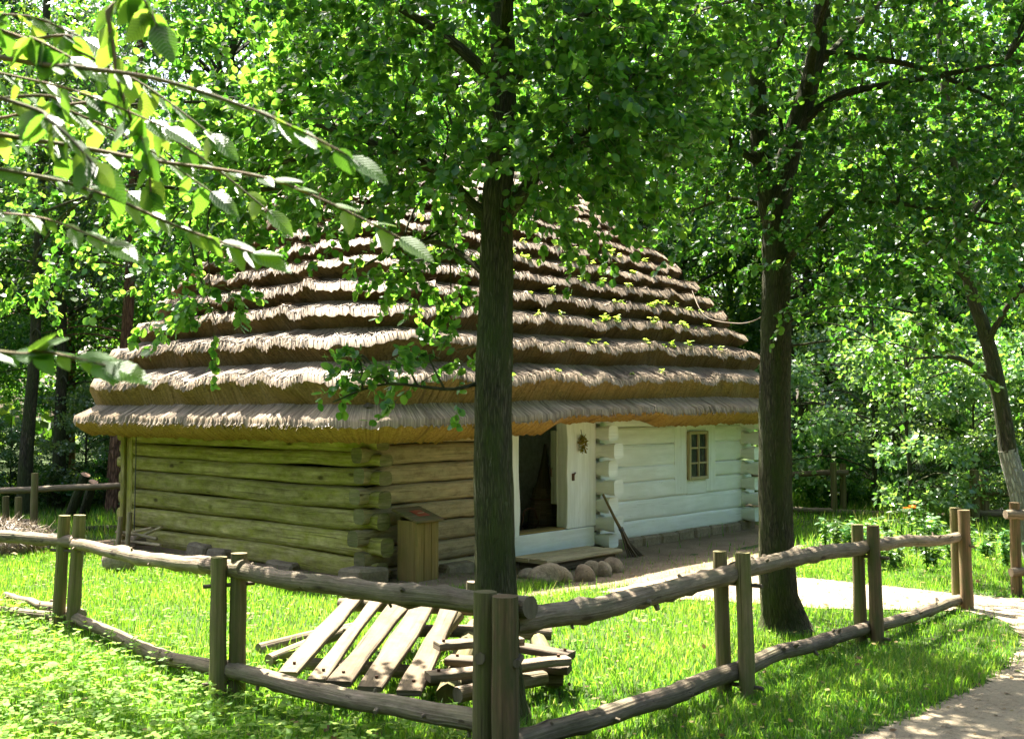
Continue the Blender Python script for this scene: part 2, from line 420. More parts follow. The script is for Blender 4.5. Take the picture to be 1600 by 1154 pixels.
def thatch(name, dark, light, tint, su=150, sv=3.0, b=.9, blot=.55, rough=.75):
    m, nt, N, L, B = newmat(name); tc = N.new("ShaderNodeTexCoord"); v = tc.outputs["UV"]
    g = noise(N, L, mapped(N, L, v, (su, sv, 1)), 1.0, 4, .7); k = noise(N, L, mapped(N, L, v, (27, 1.2, 1)), 1.0, 5, .65); big = noise(N, L, mapped(N, L, v, (1.3, 3, 1)), 1.0, 5, .6)
    c = ramp(N, L, g, [(.3, dark), (.68, light)])
    c = mix(N, L, ramp(N, L, big, [(.4, (0, 0, 0)), (.7, (.7, .7, .7))]), c, tint)
    c = mix(N, L, blot, c, ramp(N, L, k, [(.36, (.3, .27, .24)), (.56, (1, 1, 1))]), 'MULTIPLY')
    L.new(c, B.inputs["Base Color"]); B.inputs["Roughness"].default_value = rough; B.inputs["Specular IOR Level"].default_value = .3 if rough > .6 else .55
    s = N.new("ShaderNodeMath"); s.operation = 'MULTIPLY_ADD'; L.new(k, s.inputs[0]); s.inputs[1].default_value = .8; L.new(g, s.inputs[2])
    bump(N, L, s.outputs[0], B, b, .015); return m
M['thatch'] = thatch("weathered_thatch", (.038, .025, .013), (.50, .385, .255), (.24, .165, .09), 62, .9, 1.0, .75, .66)
M['thatch_cut'] = thatch("cut_thatch", (.20, .11, .025), (.56, .34, .095), (.42, .24, .06), 38, 30, 1.2)
M['thatch_cut2'] = thatch("old_shaded_cut_thatch", (.06, .036, .018), (.22, .14, .065), (.15, .09, .038), 38, 30, 1.2)  # old cut ends, colour darkened further for the shadow beneath each step
M['thatch_cut1'] = thatch("brown_cut_thatch", (.10, .06, .02), (.38, .24, .09), (.27, .165, .055), 38, 30, 1.2)
def strawmat():
    m, nt, N, L, B = newmat("loose_straw"); at = N.new("ShaderNodeAttribute"); at.attribute_name = "rnd"
    L.new(ramp(N, L, at.outputs["Fac"], [(0, (.04, .028, .016)), (.5, (.19, .14, .09)), (1, (.44, .34, .22))]), B.inputs["Base Color"]); B.inputs["Roughness"].default_value = .6; return m
M['straw'] = strawmat()

M['leaf_pear'] = leafmat("pear_leaf", [(.022, .068, .016), (.035, .095, .02), (.055, .13, .025)], [(.10, .32, .02), (.20, .48, .035), (.36, .62, .06)], .42, .34, .55)
M['leaf_right'] = leafmat("plum_leaf", [(.015, .055, .01), (.025, .075, .013), (.045, .11, .018)], [(.06, .25, .015), (.13, .38, .025), (.30, .56, .04)], .4, .38, .5)
M['leaf_near'] = leafmat("ovate_leaf", [(.045, .12, .018), (.065, .155, .024), (.10, .20, .035)], [(.14, .36, .025), (.24, .48, .035), (.42, .60, .06)], .5, .42, .4)
def veins(m):
    nt = m.node_tree; N, L = nt.nodes, nt.links; B = N["Principled BSDF"]; tc = N.new("ShaderNodeTexCoord"); sx = N.new("ShaderNodeSeparateXYZ"); L.new(tc.outputs["UV"], sx.inputs[0])
    ab = N.new("ShaderNodeMath"); ab.operation = 'ABSOLUTE'; L.new(sx.outputs[0], ab.inputs[0])
    a = N.new("ShaderNodeMath"); a.operation = 'MULTIPLY_ADD'; L.new(ab.outputs[0], a.inputs[0]); a.inputs[1].default_value = -.75; L.new(sx.outputs[1], a.inputs[2])
    b = N.new("ShaderNodeMath"); b.operation = 'MULTIPLY'; b.inputs[1].default_value = 70; L.new(a.outputs[0], b.inputs[0])
    c = N.new("ShaderNodeMath"); c.operation = 'SINE'; L.new(b.outputs[0], c.inputs[0])
    bump(N, L, c.outputs[0], B, .7, .006)
    r = ramp(N, L, c.outputs[0], [(.55, (.78, .78, .78)), (.95, (1.3, 1.25, 1.1))])
    for nd in (B.inputs["Base Color"], N["Translucent BSDF"].inputs["Color"]):
        src = nd.links[0].from_socket; L.new(mix(N, L, .8, src, r, 'MULTIPLY'), nd)
veins(M['leaf_near'])
M['leaf_wood'] = leafmat("woodland_leaf", [(.014, .046, .008), (.024, .072, .011), (.05, .11, .017)], [(.05, .20, .012), (.13, .36, .022), (.34, .56, .045)], .40, .45, .4, .35)
M['leaf_pine'] = leafmat("pine_needle", [(.018, .042, .018), (.03, .06, .02), (.045, .075, .025)], [(.05, .11, .02), (.07, .14, .02), (.1, .18, .03)], .25, .5, .4, .2)
M['leaf_shrub'] = leafmat("shrub_leaf", [(.04, .10, .03), (.08, .15, .055), (.16, .23, .11)], [(.14, .36, .03), (.28, .50, .06), (.42, .62, .12)], .38, .32, .8, .2)
M['leaf_weed'] = leafmat("weed_leaf", [(.07, .16, .015), (.12, .23, .02), (.22, .30, .05)], [(.24, .50, .03), (.40, .64, .05), (.58, .72, .10)], .45, .6, .2)
M['grass'] = leafmat("grass_blade", [(.026, .095, .007), (.05, .145, .011), (.095, .195, .018), (.27, .25, .08)], [(.10, .30, .012), (.20, .45, .02), (.33, .53, .035), (.50, .48, .14)], .45, .5, .3)
M['petal'] = leafmat("orange_petal", [(.75, .13, .01), (.8, .2, .01)], [(.8, .2, .02), (.85, .3, .02)], .4, .5, .3)

def groundmat(name, a, b, c, sc=3.0, bs=.4):
    m, nt, N, L, B = newmat(name); tc = N.new("ShaderNodeTexCoord"); v = tc.outputs["Object"]
    n1 = noise(N, L, v, sc, 8, .65); n2 = noise(N, L, v, sc * 14, 6, .7); n3 = noise(N, L, v, sc * 70, 3, .6)
    q = ramp(N, L, n1, [(.35, a), (.65, b)])
    q = mix(N, L, ramp(N, L, n2, [(.5, (0, 0, 0)), (.68, (.8, .8, .8))]), q, c)
    q = mix(N, L, .4, q, ramp(N, L, n3, [(.3, (.4, .4, .4)), (.6, (1, 1, 1))]), 'MULTIPLY')
    L.new(q, B.inputs["Base Color"]); B.inputs["Roughness"].default_value = .95; B.inputs["Specular IOR Level"].default_value = .15
    s = N.new("ShaderNodeMath"); s.operation = 'MULTIPLY_ADD'; L.new(n3, s.inputs[0]); s.inputs[1].default_value = .4; L.new(n2, s.inputs[2])
    bump(N, L, s.outputs[0], B, bs, .03); return m
M['ground'] = groundmat("turf_soil", (.035, .06, .015), (.055, .085, .02), (.06, .05, .025))
M['sand'] = groundmat("sandy_path", (.28, .225, .15), (.39, .32, .215), (.19, .14, .085), 1.6, .9)
M['earth'] = groundmat("bare_earth", (.15, .11, .07), (.24, .18, .12), (.10, .075, .045), 2.5, .6)
M['field'] = stone("field_stone", (.15, .115, .07), (.37, .29, .19))
M['field2'] = stone("field_stone_reddish", (.15, .105, .065), (.31, .235, .15))
M['found'] = stone("foundation_stone", (.15, .115, .07), (.30, .235, .15), 6)
M['room'] = plain("dim_plaster", (.62, .66, .66), .9)
M['floor'] = plain("clay_floor", (.09, .075, .06), .95)
M['iron'] = plain("rusty_iron", (.12, .06, .03), .7, .4)
M['wire'] = plain("grey_wire", (.12, .11, .1), .6)
M['red'] = plain("red_plate", (.42, .075, .03), .5)
M['cream'] = plain("cream_print", (.6, .5, .32), .6)
M['herb'] = leafmat("dried_herb", [(.16, .13, .02), (.26, .2, .03), (.09, .08, .02)], [(.3, .25, .04), (.3, .25, .04)], .2, .8, .2)
M['hay'] = strawmat(); M['hay'].name = "dry_hay"
def glassmat():
    m, nt, N, L, B = newmat("old_window_glass"); B.inputs["Base Color"].default_value = (.03, .035, .035, 1)
    B.inputs["Roughness"].default_value = .08; B.inputs["Specular IOR Level"].default_value = .7
    tc = N.new("ShaderNodeTexCoord"); bump(N, L, noise(N, L, tc.outputs["Object"], 9, 2), B, .12, .02); return m
M['glass'] = glassmat()

# ------------------------------------------------------------------ cabin frame (local: x along the front wall, y along the left wall)
HC = Vector((-1.575, 12.1, 0)); HA = math.atan2(.748, .664)
vx, vy = math.cos(HA), math.sin(HA)
HM = Matrix.Translation(HC) @ Matrix.Rotation(HA, 4, 'Z')
HI = HM.inverted()
HX, HY = 8.34, 5.3
def loc2(x, y): return (x - HC.x) * vx + (y - HC.y) * vy, -(x - HC.x) * vy + (y - HC.y) * vx
def sst(a, b, x): t = np.clip((x - a) / (b - a), 0, 1); return t * t * (3 - 2 * t)
def gz(x, y):
    lx, ly = loc2(x, y)
    w = sst(.6, 2.2, lx) * sst(-2.6, -1.0, ly) * sst(7, 5.6, ly) * sst(11, 9.3, lx)
    return -.10 * w + .015 * np.sin(x * 1.3 + .5) * np.sin(y * .9) * sst(0, 2, np.abs(ly))

# ------------------------------------------------------------------ ground, path, bare earth
def warp(a, b, n, mid, p=2.2):
    t = np.linspace(-1, 1, n); s = np.sign(t) * np.abs(t) ** p
    return np.where(s < 0, mid + s * (mid - a), mid + s * (b - mid))
gx = warp(-150, 150, 150, 0.5); gy = warp(-60, 260, 170, 11)
X, Y = np.meshgrid(gx, gy); Z = gz(X, Y)
ny, nx = X.shape; I = np.arange(nx * ny).reshape(ny, nx)
Fq = np.stack([I[:-1, :-1], I[:-1, 1:], I[1:, 1:], I[1:, :-1]], -1).reshape(-1, 4)
g = link("ground", mesh_np("ground", np.stack([X, Y, Z], -1), Fq), M['ground']); g["kind"] = "structure"

def poly_sheet(name, pts, mat, dz, step=.12, jit=.05, seed=1):
    """flat outline cut out of a fine grid, so that it follows the ground; edges frayed"""
    rg = np.random.default_rng(seed); P = np.array(pts)
    x0, y0 = P.min(0); x1, y1 = P.max(0)
    xs = np.arange(x0, x1 + step, step); ys = np.arange(y0, y1 + step, step); Xg, Yg = np.meshgrid(xs, ys)
    n1 = np.sin(Xg * 7.1 + np.sin(Yg * 5)) * .4 + np.sin(Yg * 9.3 + 1.3 * np.sin(Xg * 6)) * .4
    ins = inside(P, Xg + n1 * jit, Yg + np.roll(n1, 3) * jit)
    Zg = gz(Xg, Yg) + dz
    ny, nx = Xg.shape; I = np.arange(nx * ny).reshape(ny, nx)
    keep = ins[:-1, :-1] & ins[1:, :-1] & ins[:-1, 1:] & ins[1:, 1:]
    F = np.stack([I[:-1, :-1], I[:-1, 1:], I[1:, 1:], I[1:, :-1]], -1)[keep]
    used = np.unique(F); mp = np.zeros(nx * ny, int); mp[used] = np.arange(len(used))
    V = np.stack([Xg, Yg, Zg], -1).reshape(-1, 3)[used] + np.concatenate([rg.normal(0, step * .12, (len(used), 2)), np.zeros((len(used), 1))], 1)
    o = link(name, mesh_np(name, V, mp[F]), mat); o["kind"] = "structure"; return o
def inside(P, x, y):
    r = np.zeros(np.shape(x), bool); n = len(P)
    for i in range(n):
        (xa, ya), (xb, yb) = P[i], P[(i + 1) % n]
        c = ((ya > y) != (yb > y)) & (x < (xb - xa) * (y - ya) / (yb - ya + 1e-12) + xa)
        r ^= c
    return r
def gp(*pts): return [tuple(G(a, b).xy) for a, b in pts]
PATH = gp((930, 925), (1060, 938), (1200, 946), (1330, 953), (1440, 954), (1520, 958), (1575, 978), (1592, 1000), (1580, 1030), (1530, 1065), (1440, 1112), (1330, 1148), (1230, 1210), (1150, 1400)) + [(2.2, 3.2), (5.2, 3.2), (7.4, 6.5), (9.5, 9.9)] + gp((2000, 955), (1800, 945), (1600, 934), (1470, 924), (1360, 914), (1240, 903), (1150, 893), (1060, 898), (990, 908))
def hw(lx, ly): p = HM @ Vector((lx, ly, 0)); return (p.x, p.y)
EARTH = [hw(*p) for p in ((-.75, 5.9), (-.55, 3), (-.7, 1.2), (-.85, -.4), (-.5, -1.15), (.8, -1.1), (1.6, -1.5))] + gp((800, 935), (850, 930), (905, 921), (960, 914), (1000, 908), (1090, 904), (1190, 898), (1230, 872), (1260, 852)) + [hw(*p) for p in ((9.6, .6), (8.3, 1.5), (6, 3), (1.5, 5.9))]
poly_sheet("path", PATH, M['sand'], .008, .05, .06, 3)
poly_sheet("bare_earth", EARTH, M['earth'], .004, .06, .08, 4)

# ------------------------------------------------------------------ grass
def grass_points(rg, n, ylo, yhi, spread=.66):
    y = np.sqrt(rg.uniform(ylo ** 2, yhi ** 2, n)); x = rg.uniform(-spread, spread, n) * y
    return x, y
def keep_grass(x, y, rg):
    lx, ly = loc2(x, y)
    k = ~inside(np.array(PATH), x + rg.normal(0, .05, len(x)), y + rg.normal(0, .05, len(x)))
    k &= ~(inside(np.array(EARTH), x + rg.normal(0, .07, len(x)), y + rg.normal(0, .07, len(x))) & (rg.random(len(x)) > .03))
    k &= ~((lx > -.1) & (lx < HX + .2) & (ly > -.1) & (ly < HY + .2))
    return k
def blades(name, n, ylo, yhi, h0, h1, w, seg, seed, spread=.66):
    rg = np.random.default_rng(seed); x, y = grass_points(rg, n, ylo, yhi, spread)
    # clump the blades
    cx = np.round(x / .09) * .09 + .03 * np.sin(y * 31); cy = np.round(y / .09) * .09 + .03 * np.sin(x * 29)
    q = rg.random(n) * .5; x = x * (1 - q) + cx * q; y = y * (1 - q) + cy * q
    k = keep_grass(x, y, rg); x, y = x[k], y[k]; n = len(x)
    patch = .5 + .5 * np.sin(x * 1.9 + 1.7 * np.sin(y * 1.3)) * np.sin(y * 2.3 + 1.1 * np.sin(x * 1.7))
    h = rg.uniform(h0, h1, n) * (.65 + .7 * patch) * np.where(rg.random(n) > .97, 1.7, 1)
    a = rg.uniform(0, 2 * math.pi, n); lean = rg.uniform(.15, .9, n) * h
    wx, wy = np.cos(a + 1.57 + rg.normal(0, .4, n)), np.sin(a + 1.57); dx, dy = np.cos(a) * lean, np.sin(a) * lean
    w = w * rg.uniform(.6, 1.3, n); z = gz(x, y) - .005
    def P(f, hw_, lf): return np.stack([x + dx * lf + wx * hw_, y + dy * lf + wy * hw_, z + h * f], -1)
    if seg == 2:
        V = np.stack([P(0, -w, 0), P(0, w, 0), P(.6, -w * .8, .35), P(.6, w * .8, .35), P(1, 0 * w, 1)], 1)
        T = np.array([[0, 1, 3], [0, 3, 2], [2, 3, 4]])
    else:
        V = np.stack([P(0, -w, 0), P(0, w, 0), P(1, 0 * w, .8)], 1); T = np.array([[0, 1, 2]])
    k = V.shape[1]; F = (T[None] + (np.arange(n) * k)[:, None, None]).reshape(-1, 3)
    rnd = np.clip(rg.normal(.40, .2, n) + (patch - .5) * .3 + np.where(rg.random(n) > .95, .45, 0), 0, 1)
    o = link(name, mesh_np(name, V.reshape(-1, 3), F, np.repeat(rnd, k)), M['grass']); o["kind"] = "stuff"; return o
blades("grass", 150000, 3.6, 8.5, .035, .09, .0034, 2, 1)
blades("grass", 200000, 8.5, 15, .04, .095, .0045, 1, 2)
blades("grass", 110000, 15, 30, .08, .2, .009, 1, 3)

def weeds(name, n, region, size, hmin, hmax, seed, mat):
    rg = np.random.default_rng(seed); x, y = region(rg, n)
    k = keep_grass(x, y, rg); x, y = x[k], y[k]; n = len(x)
    h = rg.uniform(hmin, hmax, n); m = 3
    base = np.stack([x, y, gz(x, y) + h], -1)
    a = rg.uniform(0, 6.28, n)[:, None] + np.array([0, 2.0, 4.2]); el = rg.uniform(-.25, .3, (n, m))
    D = np.stack([np.cos(a) * np.cos(el), np.sin(a) * np.cos(el), np.sin(el)], -1)
    N = rg.normal(0, .25, (n, m, 3)); N[..., 2] += 1
    S = size * rg.uniform(.6, 1.25, (n, m))
    V, F, r = leaf_batch(np.repeat(base, m, 0), D.reshape(-1, 3), N.reshape(-1, 3), S.ravel(), L_KITE, rg)
    # stalks
    st = np.stack([base + [-.0015, 0, 0], base + [.0015, 0, 0], base * [1, 1, 0] + np.stack([x * 0, x * 0, gz(x, y)], -1)], 1)
    o0 = len(V); V = np.concatenate([V, st.reshape(-1, 3)]); F = np.concatenate([F, (np.arange(n * 3).reshape(-1, 3) + o0)]); r = np.concatenate([r, np.repeat(rg.random(n) * .3, 3)])
    o = link(name, mesh_np(name, V, F, r), mat); o["kind"] = "stuff"; return o
def reg_left(rg, n):
    t = rg.uniform(0, 1, n); y = np.sqrt(rg.uniform(3.8 ** 2, 10.5 ** 2, n)); x = -(rg.uniform(-.02, .62, n)) * y
    d = (x - -.1) * .77 + (y - 5.55) * .64 ; k = (x * .64 + y * .77) < (4.4 + rg.normal(0, .5, n))
    return x[k], y[k]
weeds("ground_elder", 8000, reg_left, .05, .05, .15, 5, M['leaf_weed'])
def reg_lawn(rg, n):
    x, y = grass_points(rg, n, 4, 16); return x, y
weeds("clover", 5000, reg_lawn, .028, .03, .09, 6, M['leaf_weed'])

rg = np.random.default_rng(61); n = 2600; y = np.sqrt(rg.uniform(16, 15 ** 2, n)); x = rg.uniform(-.62, .62, n) * y
lx, ly = loc2(x, y); k = ~((lx > -.2) & (ly > -.15)); x, y = x[k], y[k]; n = len(x)
on = inside(np.array(PATH), x, y) | inside(np.array(EARTH), x, y)
V, F, r = leaf_batch(np.stack([x, y, gz(x, y) + np.where(on, .016, rg.uniform(.03, .09, n))], -1), rg.normal(0, 1, (n, 3)) * [1, 1, .15], rg.normal(0, .3, (n, 3)) + [0, 0, 1], rg.uniform(.018, .05, n), L_ROUND, rg)
M['litter'] = leafmat("fallen_leaf", [(.10, .06, .03), (.22, .15, .06), (.12, .16, .03)], [(.2, .13, .05), (.25, .2, .06)], .25, .7, .2)
o = link("fallen_leaves", mesh_np("fallen_leaves", V, F, r), M['litter']); o["kind"] = "stuff"
n = 5200; y = np.sqrt(rg.uniform(14, 15 ** 2, n)); x = rg.uniform(-.2, .7, n) * y; k = inside(np.array(PATH), x, y) | inside(np.array(EARTH), x, y); lx, ly = loc2(x, y); k &= ~((lx > -.2) & (ly > -.15)); x, y = x[k], y[k]; n = len(x)
OC = np.array([(1, 0, 0), (-1, 0, 0), (0, 1, 0), (0, -1, 0), (0, 0, .7), (0, 0, -.7)]); OF = np.array([[0, 2, 4], [2, 1, 4], [1, 3, 4], [3, 0, 4]])
V = np.stack([x, y, gz(x, y) + .012], -1)[:, None] + OC[None] * (rg.uniform(.004, .014, n) * np.where(rg.random(n) > .96, 2, 1))[:, None, None] * rg.uniform(.6, 1.3, (n, 1, 3))
o = link("gravel", mesh_np("gravel", V.reshape(-1, 3), (OF[None] + (np.arange(n) * 6)[:, None, None]).reshape(-1, 3)), M['field']); o["kind"] = "stuff"

# ------------------------------------------------------------------ the log cabin
cabin = empty("log_cabin", HC, HA)
tag(cabin, "old log cabin with stepped thatched roof and half whitewashed front wall", "cabin")
def cb(mb, name, mat, smooth=True, parent=None): return mb.build(name, mat, parent or cabin, smooth)

def end_prof(lo=.34, hi=.34):
    def f(d, L):
        e = min(d if lo else 9, (L - d) if hi else 9)
        if e > .42: return 1, 1
        if e > .2: return .78 + .22 * (e - .2) / .22, 1
        return .62 + .16 * (1 if e < .08 else .3), .92
    return f
# left wall
zs = [-.02, .245, .52, .77, 1.03, 1.24, 1.42, 1.63, 1.85, 2.05]
for i in range(9):
    h = zs[i + 1] - zs[i]; mb = MB()
    ext = R.uniform(.15, .21) if i % 2 else R.uniform(.09, .14)
    hewn(mb, (.09 + R.uniform(-.012, .012), -ext, (zs[i] + zs[i + 1]) / 2), (.09, HY + .22 + R.uniform(0, .1), (zs[i] + zs[i + 1]) / 2), h * .99, .21, R, 44, .024, 3.4, end_prof(), endm=1)
    o = cb(mb, "log", [M['log_green'], M['log_end']])
    o["label"] = "hewn log of the green mossy end wall"
# front wall, bare logs
zf = [-.12, .11, .35, .59, .82, 1.05, 1.28, 1.51, 1.74, 1.97]
for i in range(9):
    h = zf[i + 1] - zf[i]; mb = MB()
    ext = R.uniform(.14, .2) if i % 2 == 0 else R.uniform(.08, .13)
    hewn(mb, (-ext, .09 + R.uniform(-.012, .012), (zf[i] + zf[i + 1]) / 2), (1.88, .09, (zf[i] + zf[i + 1]) / 2), h * .985, .2, R, 26, .012, 3.4, end_prof(1, 0), endm=1)
    o = cb(mb, "log", [M['log_grey'], M['log_end']])
    o["label"] = "bare weathered log of the front wall"
# white logs
zw = [.03, .28, .58, .84, 1.07, 1.39, 1.65, 1.92]
for i in range(7):
    mb = MB()
    hewn(mb, (4.22, .08 + R.uniform(-.01, .01), (zw[i] + zw[i + 1]) / 2), (HX + (.26 if i % 2 else .16), .08, (zw[i] + zw[i + 1]) / 2), (zw[i + 1] - zw[i]) * 1.03, .2, R, 26, .009, 6.0, end_prof(0, 1))
    cb(mb, "log", M['white'])["label"] = "whitewashed log of the front wall"
# projecting log ends of the cross wall and of the right corner
for k, xc in ((0, 4.19), (1, HX - .1)):
    ze = [-.02, .2, .45, .70, .95, 1.21, 1.45, 1.69, 1.92] if k == 0 else [.03, .30, .55, .80, 1.05, 1.30, 1.56, 1.8]
    for i in range(len(ze) - 1):
        mb = MB(); z = (ze[i] + ze[i + 1]) / 2; h = ze[i + 1] - ze[i]
        e = (.36 if i % 2 else .27)
        def pr(d, L):
            if d < .1: return .9, 1
            if d < .3: return .9 - .32 * (d - .1) / .2, 1
            return .9, 1
        hewn(mb, (xc, -e, z), (xc, .35, z), h * .98, .22, R, 16, .006, 5.0, pr)
        cb(mb, "log_end", M['white'])
mb = MB(); hewn(mb, (.06, HY - .08, .0), (.06, HY - .08, 2.0), .17, .17, R, 8, .006, 6, up=(0, 1, 0)); cb(mb, "corner_post", M['log_green'])
mb = MB(); hewn(mb, (-.045, HY + .04, .05), (-.045, HY + .02, 2.0), .10, .05, R, 8, .01, 6, up=(0, 1, 0)); cb(mb, "corner_board", M['log_green'])
# other walls, plain logs
for i in range(8):
    h = 1.97 / 8
    mb = MB(); hewn(mb, (HX - .1, .3, h * (i + .5)), (HX - .1, HY + .2, h * (i + .5)), h, .2, R, 12, .012, 3.2); cb(mb, "log", M['log_grey'])
    mb = MB(); hewn(mb, (.2, HY - .1, h * (i + .5)), (HX + .2, HY - .1, h * (i + .5)), h, .2, R, 12, .012, 3.2); cb(mb, "log", M['log_grey'])
# foundation: rough stones under the white wall, the sill stones of the left wall
mb = MB()
for i in range(9):
    box(mb, (4.3 + i * .47 + .2, .06, -.1), .46, .3 + R.uniform(-.03, .02), .30 + R.uniform(-.02, 0), None, .03, .012)
cb(mb, "foundation", M['found'], False)
for (x, y, sx, sy, sz) in ((-.02, 4.9, .3, .32, .2), (-.03, 3.3, .24, .42, .22), (-.03, 2.85, .24, .4, .2), (-.02, 1.5, .3, .5, .16), (-.12, -.02, .42, .42, .24), (.5, -.02, .4, .28, .16), (1.3, -.02, .5, .28, .14)):
    mb = MB(); box(mb, (x, y, sz / 2 - .07), sx, sy, sz, None, .03, .015); cb(mb, "foundation_stone", M['found'], False)
# door surround
def plank_wavy(mb, x0, x1, y0, y1, z0, z1, seg=14, amp0=.0, amp1=.0, sd=1):
    rg = random.Random(sd); a0 = smooth_noise(seg + 1, rg, 3); a1 = smooth_noise(seg + 1, rg, 3); vs = []
    for i in range(seg + 1):
        z = z0 + (z1 - z0) * i / seg; xa = x0 + a0[i] * amp0; xb = x1 + a1[i] * amp1
        vs += [(xa, y0 + .008, z), (xa + .008, y0, z), (xb - .008, y0, z), (xb, y0 + .008, z), (xb, y1, z), (xa, y1, z)]
    fs = []; uv = []
    pu = [0, .012, abs(x1 - x0), abs(x1 - x0) + .012, abs(x1 - x0) + .012 + (y1 - y0), 2 * abs(x1 - x0) + (y1 - y0), 2 * abs(x1 - x0) + 2 * (y1 - y0)]
    for i in range(seg):
        for j in range(6):
            k = (j + 1) % 6; fs.append([i * 6 + j, i * 6 + k, (i + 1) * 6 + k, (i + 1) * 6 + j])
            za, zb = z0 + (z1 - z0) * i / seg, z0 + (z1 - z0) * (i + 1) / seg
            uv.append([(za, pu[j]), (za, pu[j + 1]), (zb, pu[j + 1]), (zb, pu[j])])
    fs += [[5, 4, 3, 2, 1, 0], [seg * 6 + j for j in range(6)]]; uv += [[(0, j * .05) for j in range(6)]] * 2
    mb.add(vs, fs, uv)
mb = MB(); plank_wavy(mb, 1.86, 2.47, -.045, .14, .02, 2.02, 18, 0, .018, 3); cb(mb, "door_post", M['white'], False)
mb = MB(); plank_wavy(mb, 3.44, 4.08, -.05, .13, .30, 2.02, 18, .018, 0, 5); cb(mb, "door_post", M['white'], False)
mb = MB(); box(mb, (2.98, .04, .155), 2.12, .20, .27, None, .012, .004); cb(mb, "door_sill", M['white'], False)
mb = MB(); box(mb, (2.955, .1, .302), .96, .24, .026, None, .006); cb(mb, "threshold", M['box'], False)
mb = MB(); box(mb, (2.95, .1, 1.93), 2.0, .24, .22, None, .01); cb(mb, "lintel", M['white'], False)
mb = MB(); box(mb, (3.45, .18, 1.12), .04, .11, 1.0, None, .006)
door = cb(mb, "door", M['door'], False)
mb = MB(); tube(mb, [(3.435, .2, 1.0), (3.40, .2, 1.0), (3.40, .2, 1.1), (3.435, .2, 1.1)], .008, 6); mb.build("handle", M['iron'], door)
# hall behind the door
mb = MB()
for (c, s) in (((2.95, 1.5, .15), (2.6, 2.9, .1)),): box(mb, c, *s, None, .005)
cb(mb, "hall_floor", M['floor'], False)
for i in range(7):
    mb = MB(); hewn(mb, (1.7, 2.9, .28 + i * .26), (4.2, 2.9, .28 + i * .26), .26, .2, R, 10, .01, 4); cb(mb, "log", M['room'])
mb = MB(); box(mb, (1.83, 1.5, 1.0), .16, 2.7, 2.0, None, .01); box(mb, (4.16, 1.6, 1.0), .16, 2.5, 1.96, None, .01); cb(mb, "hall_wall", M['room'], False)
mb = MB(); box(mb, (HX / 2, HY / 2, 2.07), HX + .2, HY + .2, .06, None, .01); cb(mb, "ceiling", M['dark_wood'], False)
# window: surround, frame, muntins, six panes
wx0, wx1, wz0, wz1 = 6.48, 6.99, .83, 1.54
mb = MB(); fw = .36
box(mb, (wx0 - .2, -.001, 1.2), .34, .05, 1.2, None, .008); box(mb, (wx1 + .17, -.001, 1.2), .3, .05, 1.2, None, .008)
box(mb, ((wx0 + wx1) / 2, -.0015, .68), wx1 - wx0 + .05, .05, .2, None, .008); box(mb, ((wx0 + wx1) / 2, -.0015, 1.69), wx1 - wx0 + .05, .05, .22, None, .008)
cb(mb, "window_surround", M['white'], False)
mb = MB(); cx, cz = (wx0 + wx1) / 2, (wz0 + wz1) / 2
for sx in (wx0, wx1): box(mb, (sx, -.05, cz), .05, .06, wz1 - wz0 + .05, None, .006)
for sz in (wz0, wz1): box(mb, (cx, -.0502, sz), wx1 - wx0 - .048, .056, .05, None, .006)
M['frame'] = wood("pale_frame_wood", (.22, .18, .09), (.5, .43, .26), None, crack=.4)
win = cb(mb, "window", M['frame'], False)
mb = MB(); box(mb, (cx, -.05, cz), .03, .05, wz1 - wz0 - .05, None, .004); mb.build("muntin", M['frame'], win, False)
for q in (1, 2):
    for sx in (-1, 1):
        mb = MB(); box(mb, (cx + sx * .14, -.0495, wz0 + (wz1 - wz0) * q / 3), .235, .044, .028, None, .004); mb.build("muntin", M['frame'], win, False)
for q in range(3):
    for sx in (-1, 1):
        mb = MB(); box(mb, (cx + sx * .14, -.044, wz0 + (wz1 - wz0) * (q + .5) / 3), .25, .005, .235, None, .001); mb.build("pane", M['glass'], win, False)
# lock plate on the right door post, thin cable down the end wall
mb = MB(); box(mb, (3.56, -.058, .99), .05, .02, .1, None, .006); tube(mb, [(3.55, -.065, 1.02), (3.55, -.085, 1.05), (3.58, -.085, 1.05), (3.58, -.065, 1.02)], .006, 6); cb(mb, "lock", M['iron'], False)
mb = MB(); tube(mb, [(-.05, 4.98, 1.75), (-.055, 4.97, 1.2), (-.05, 4.99, .6), (-.05, 5.0, .1)], .009, 6); cb(mb, "cable", M['wire'])

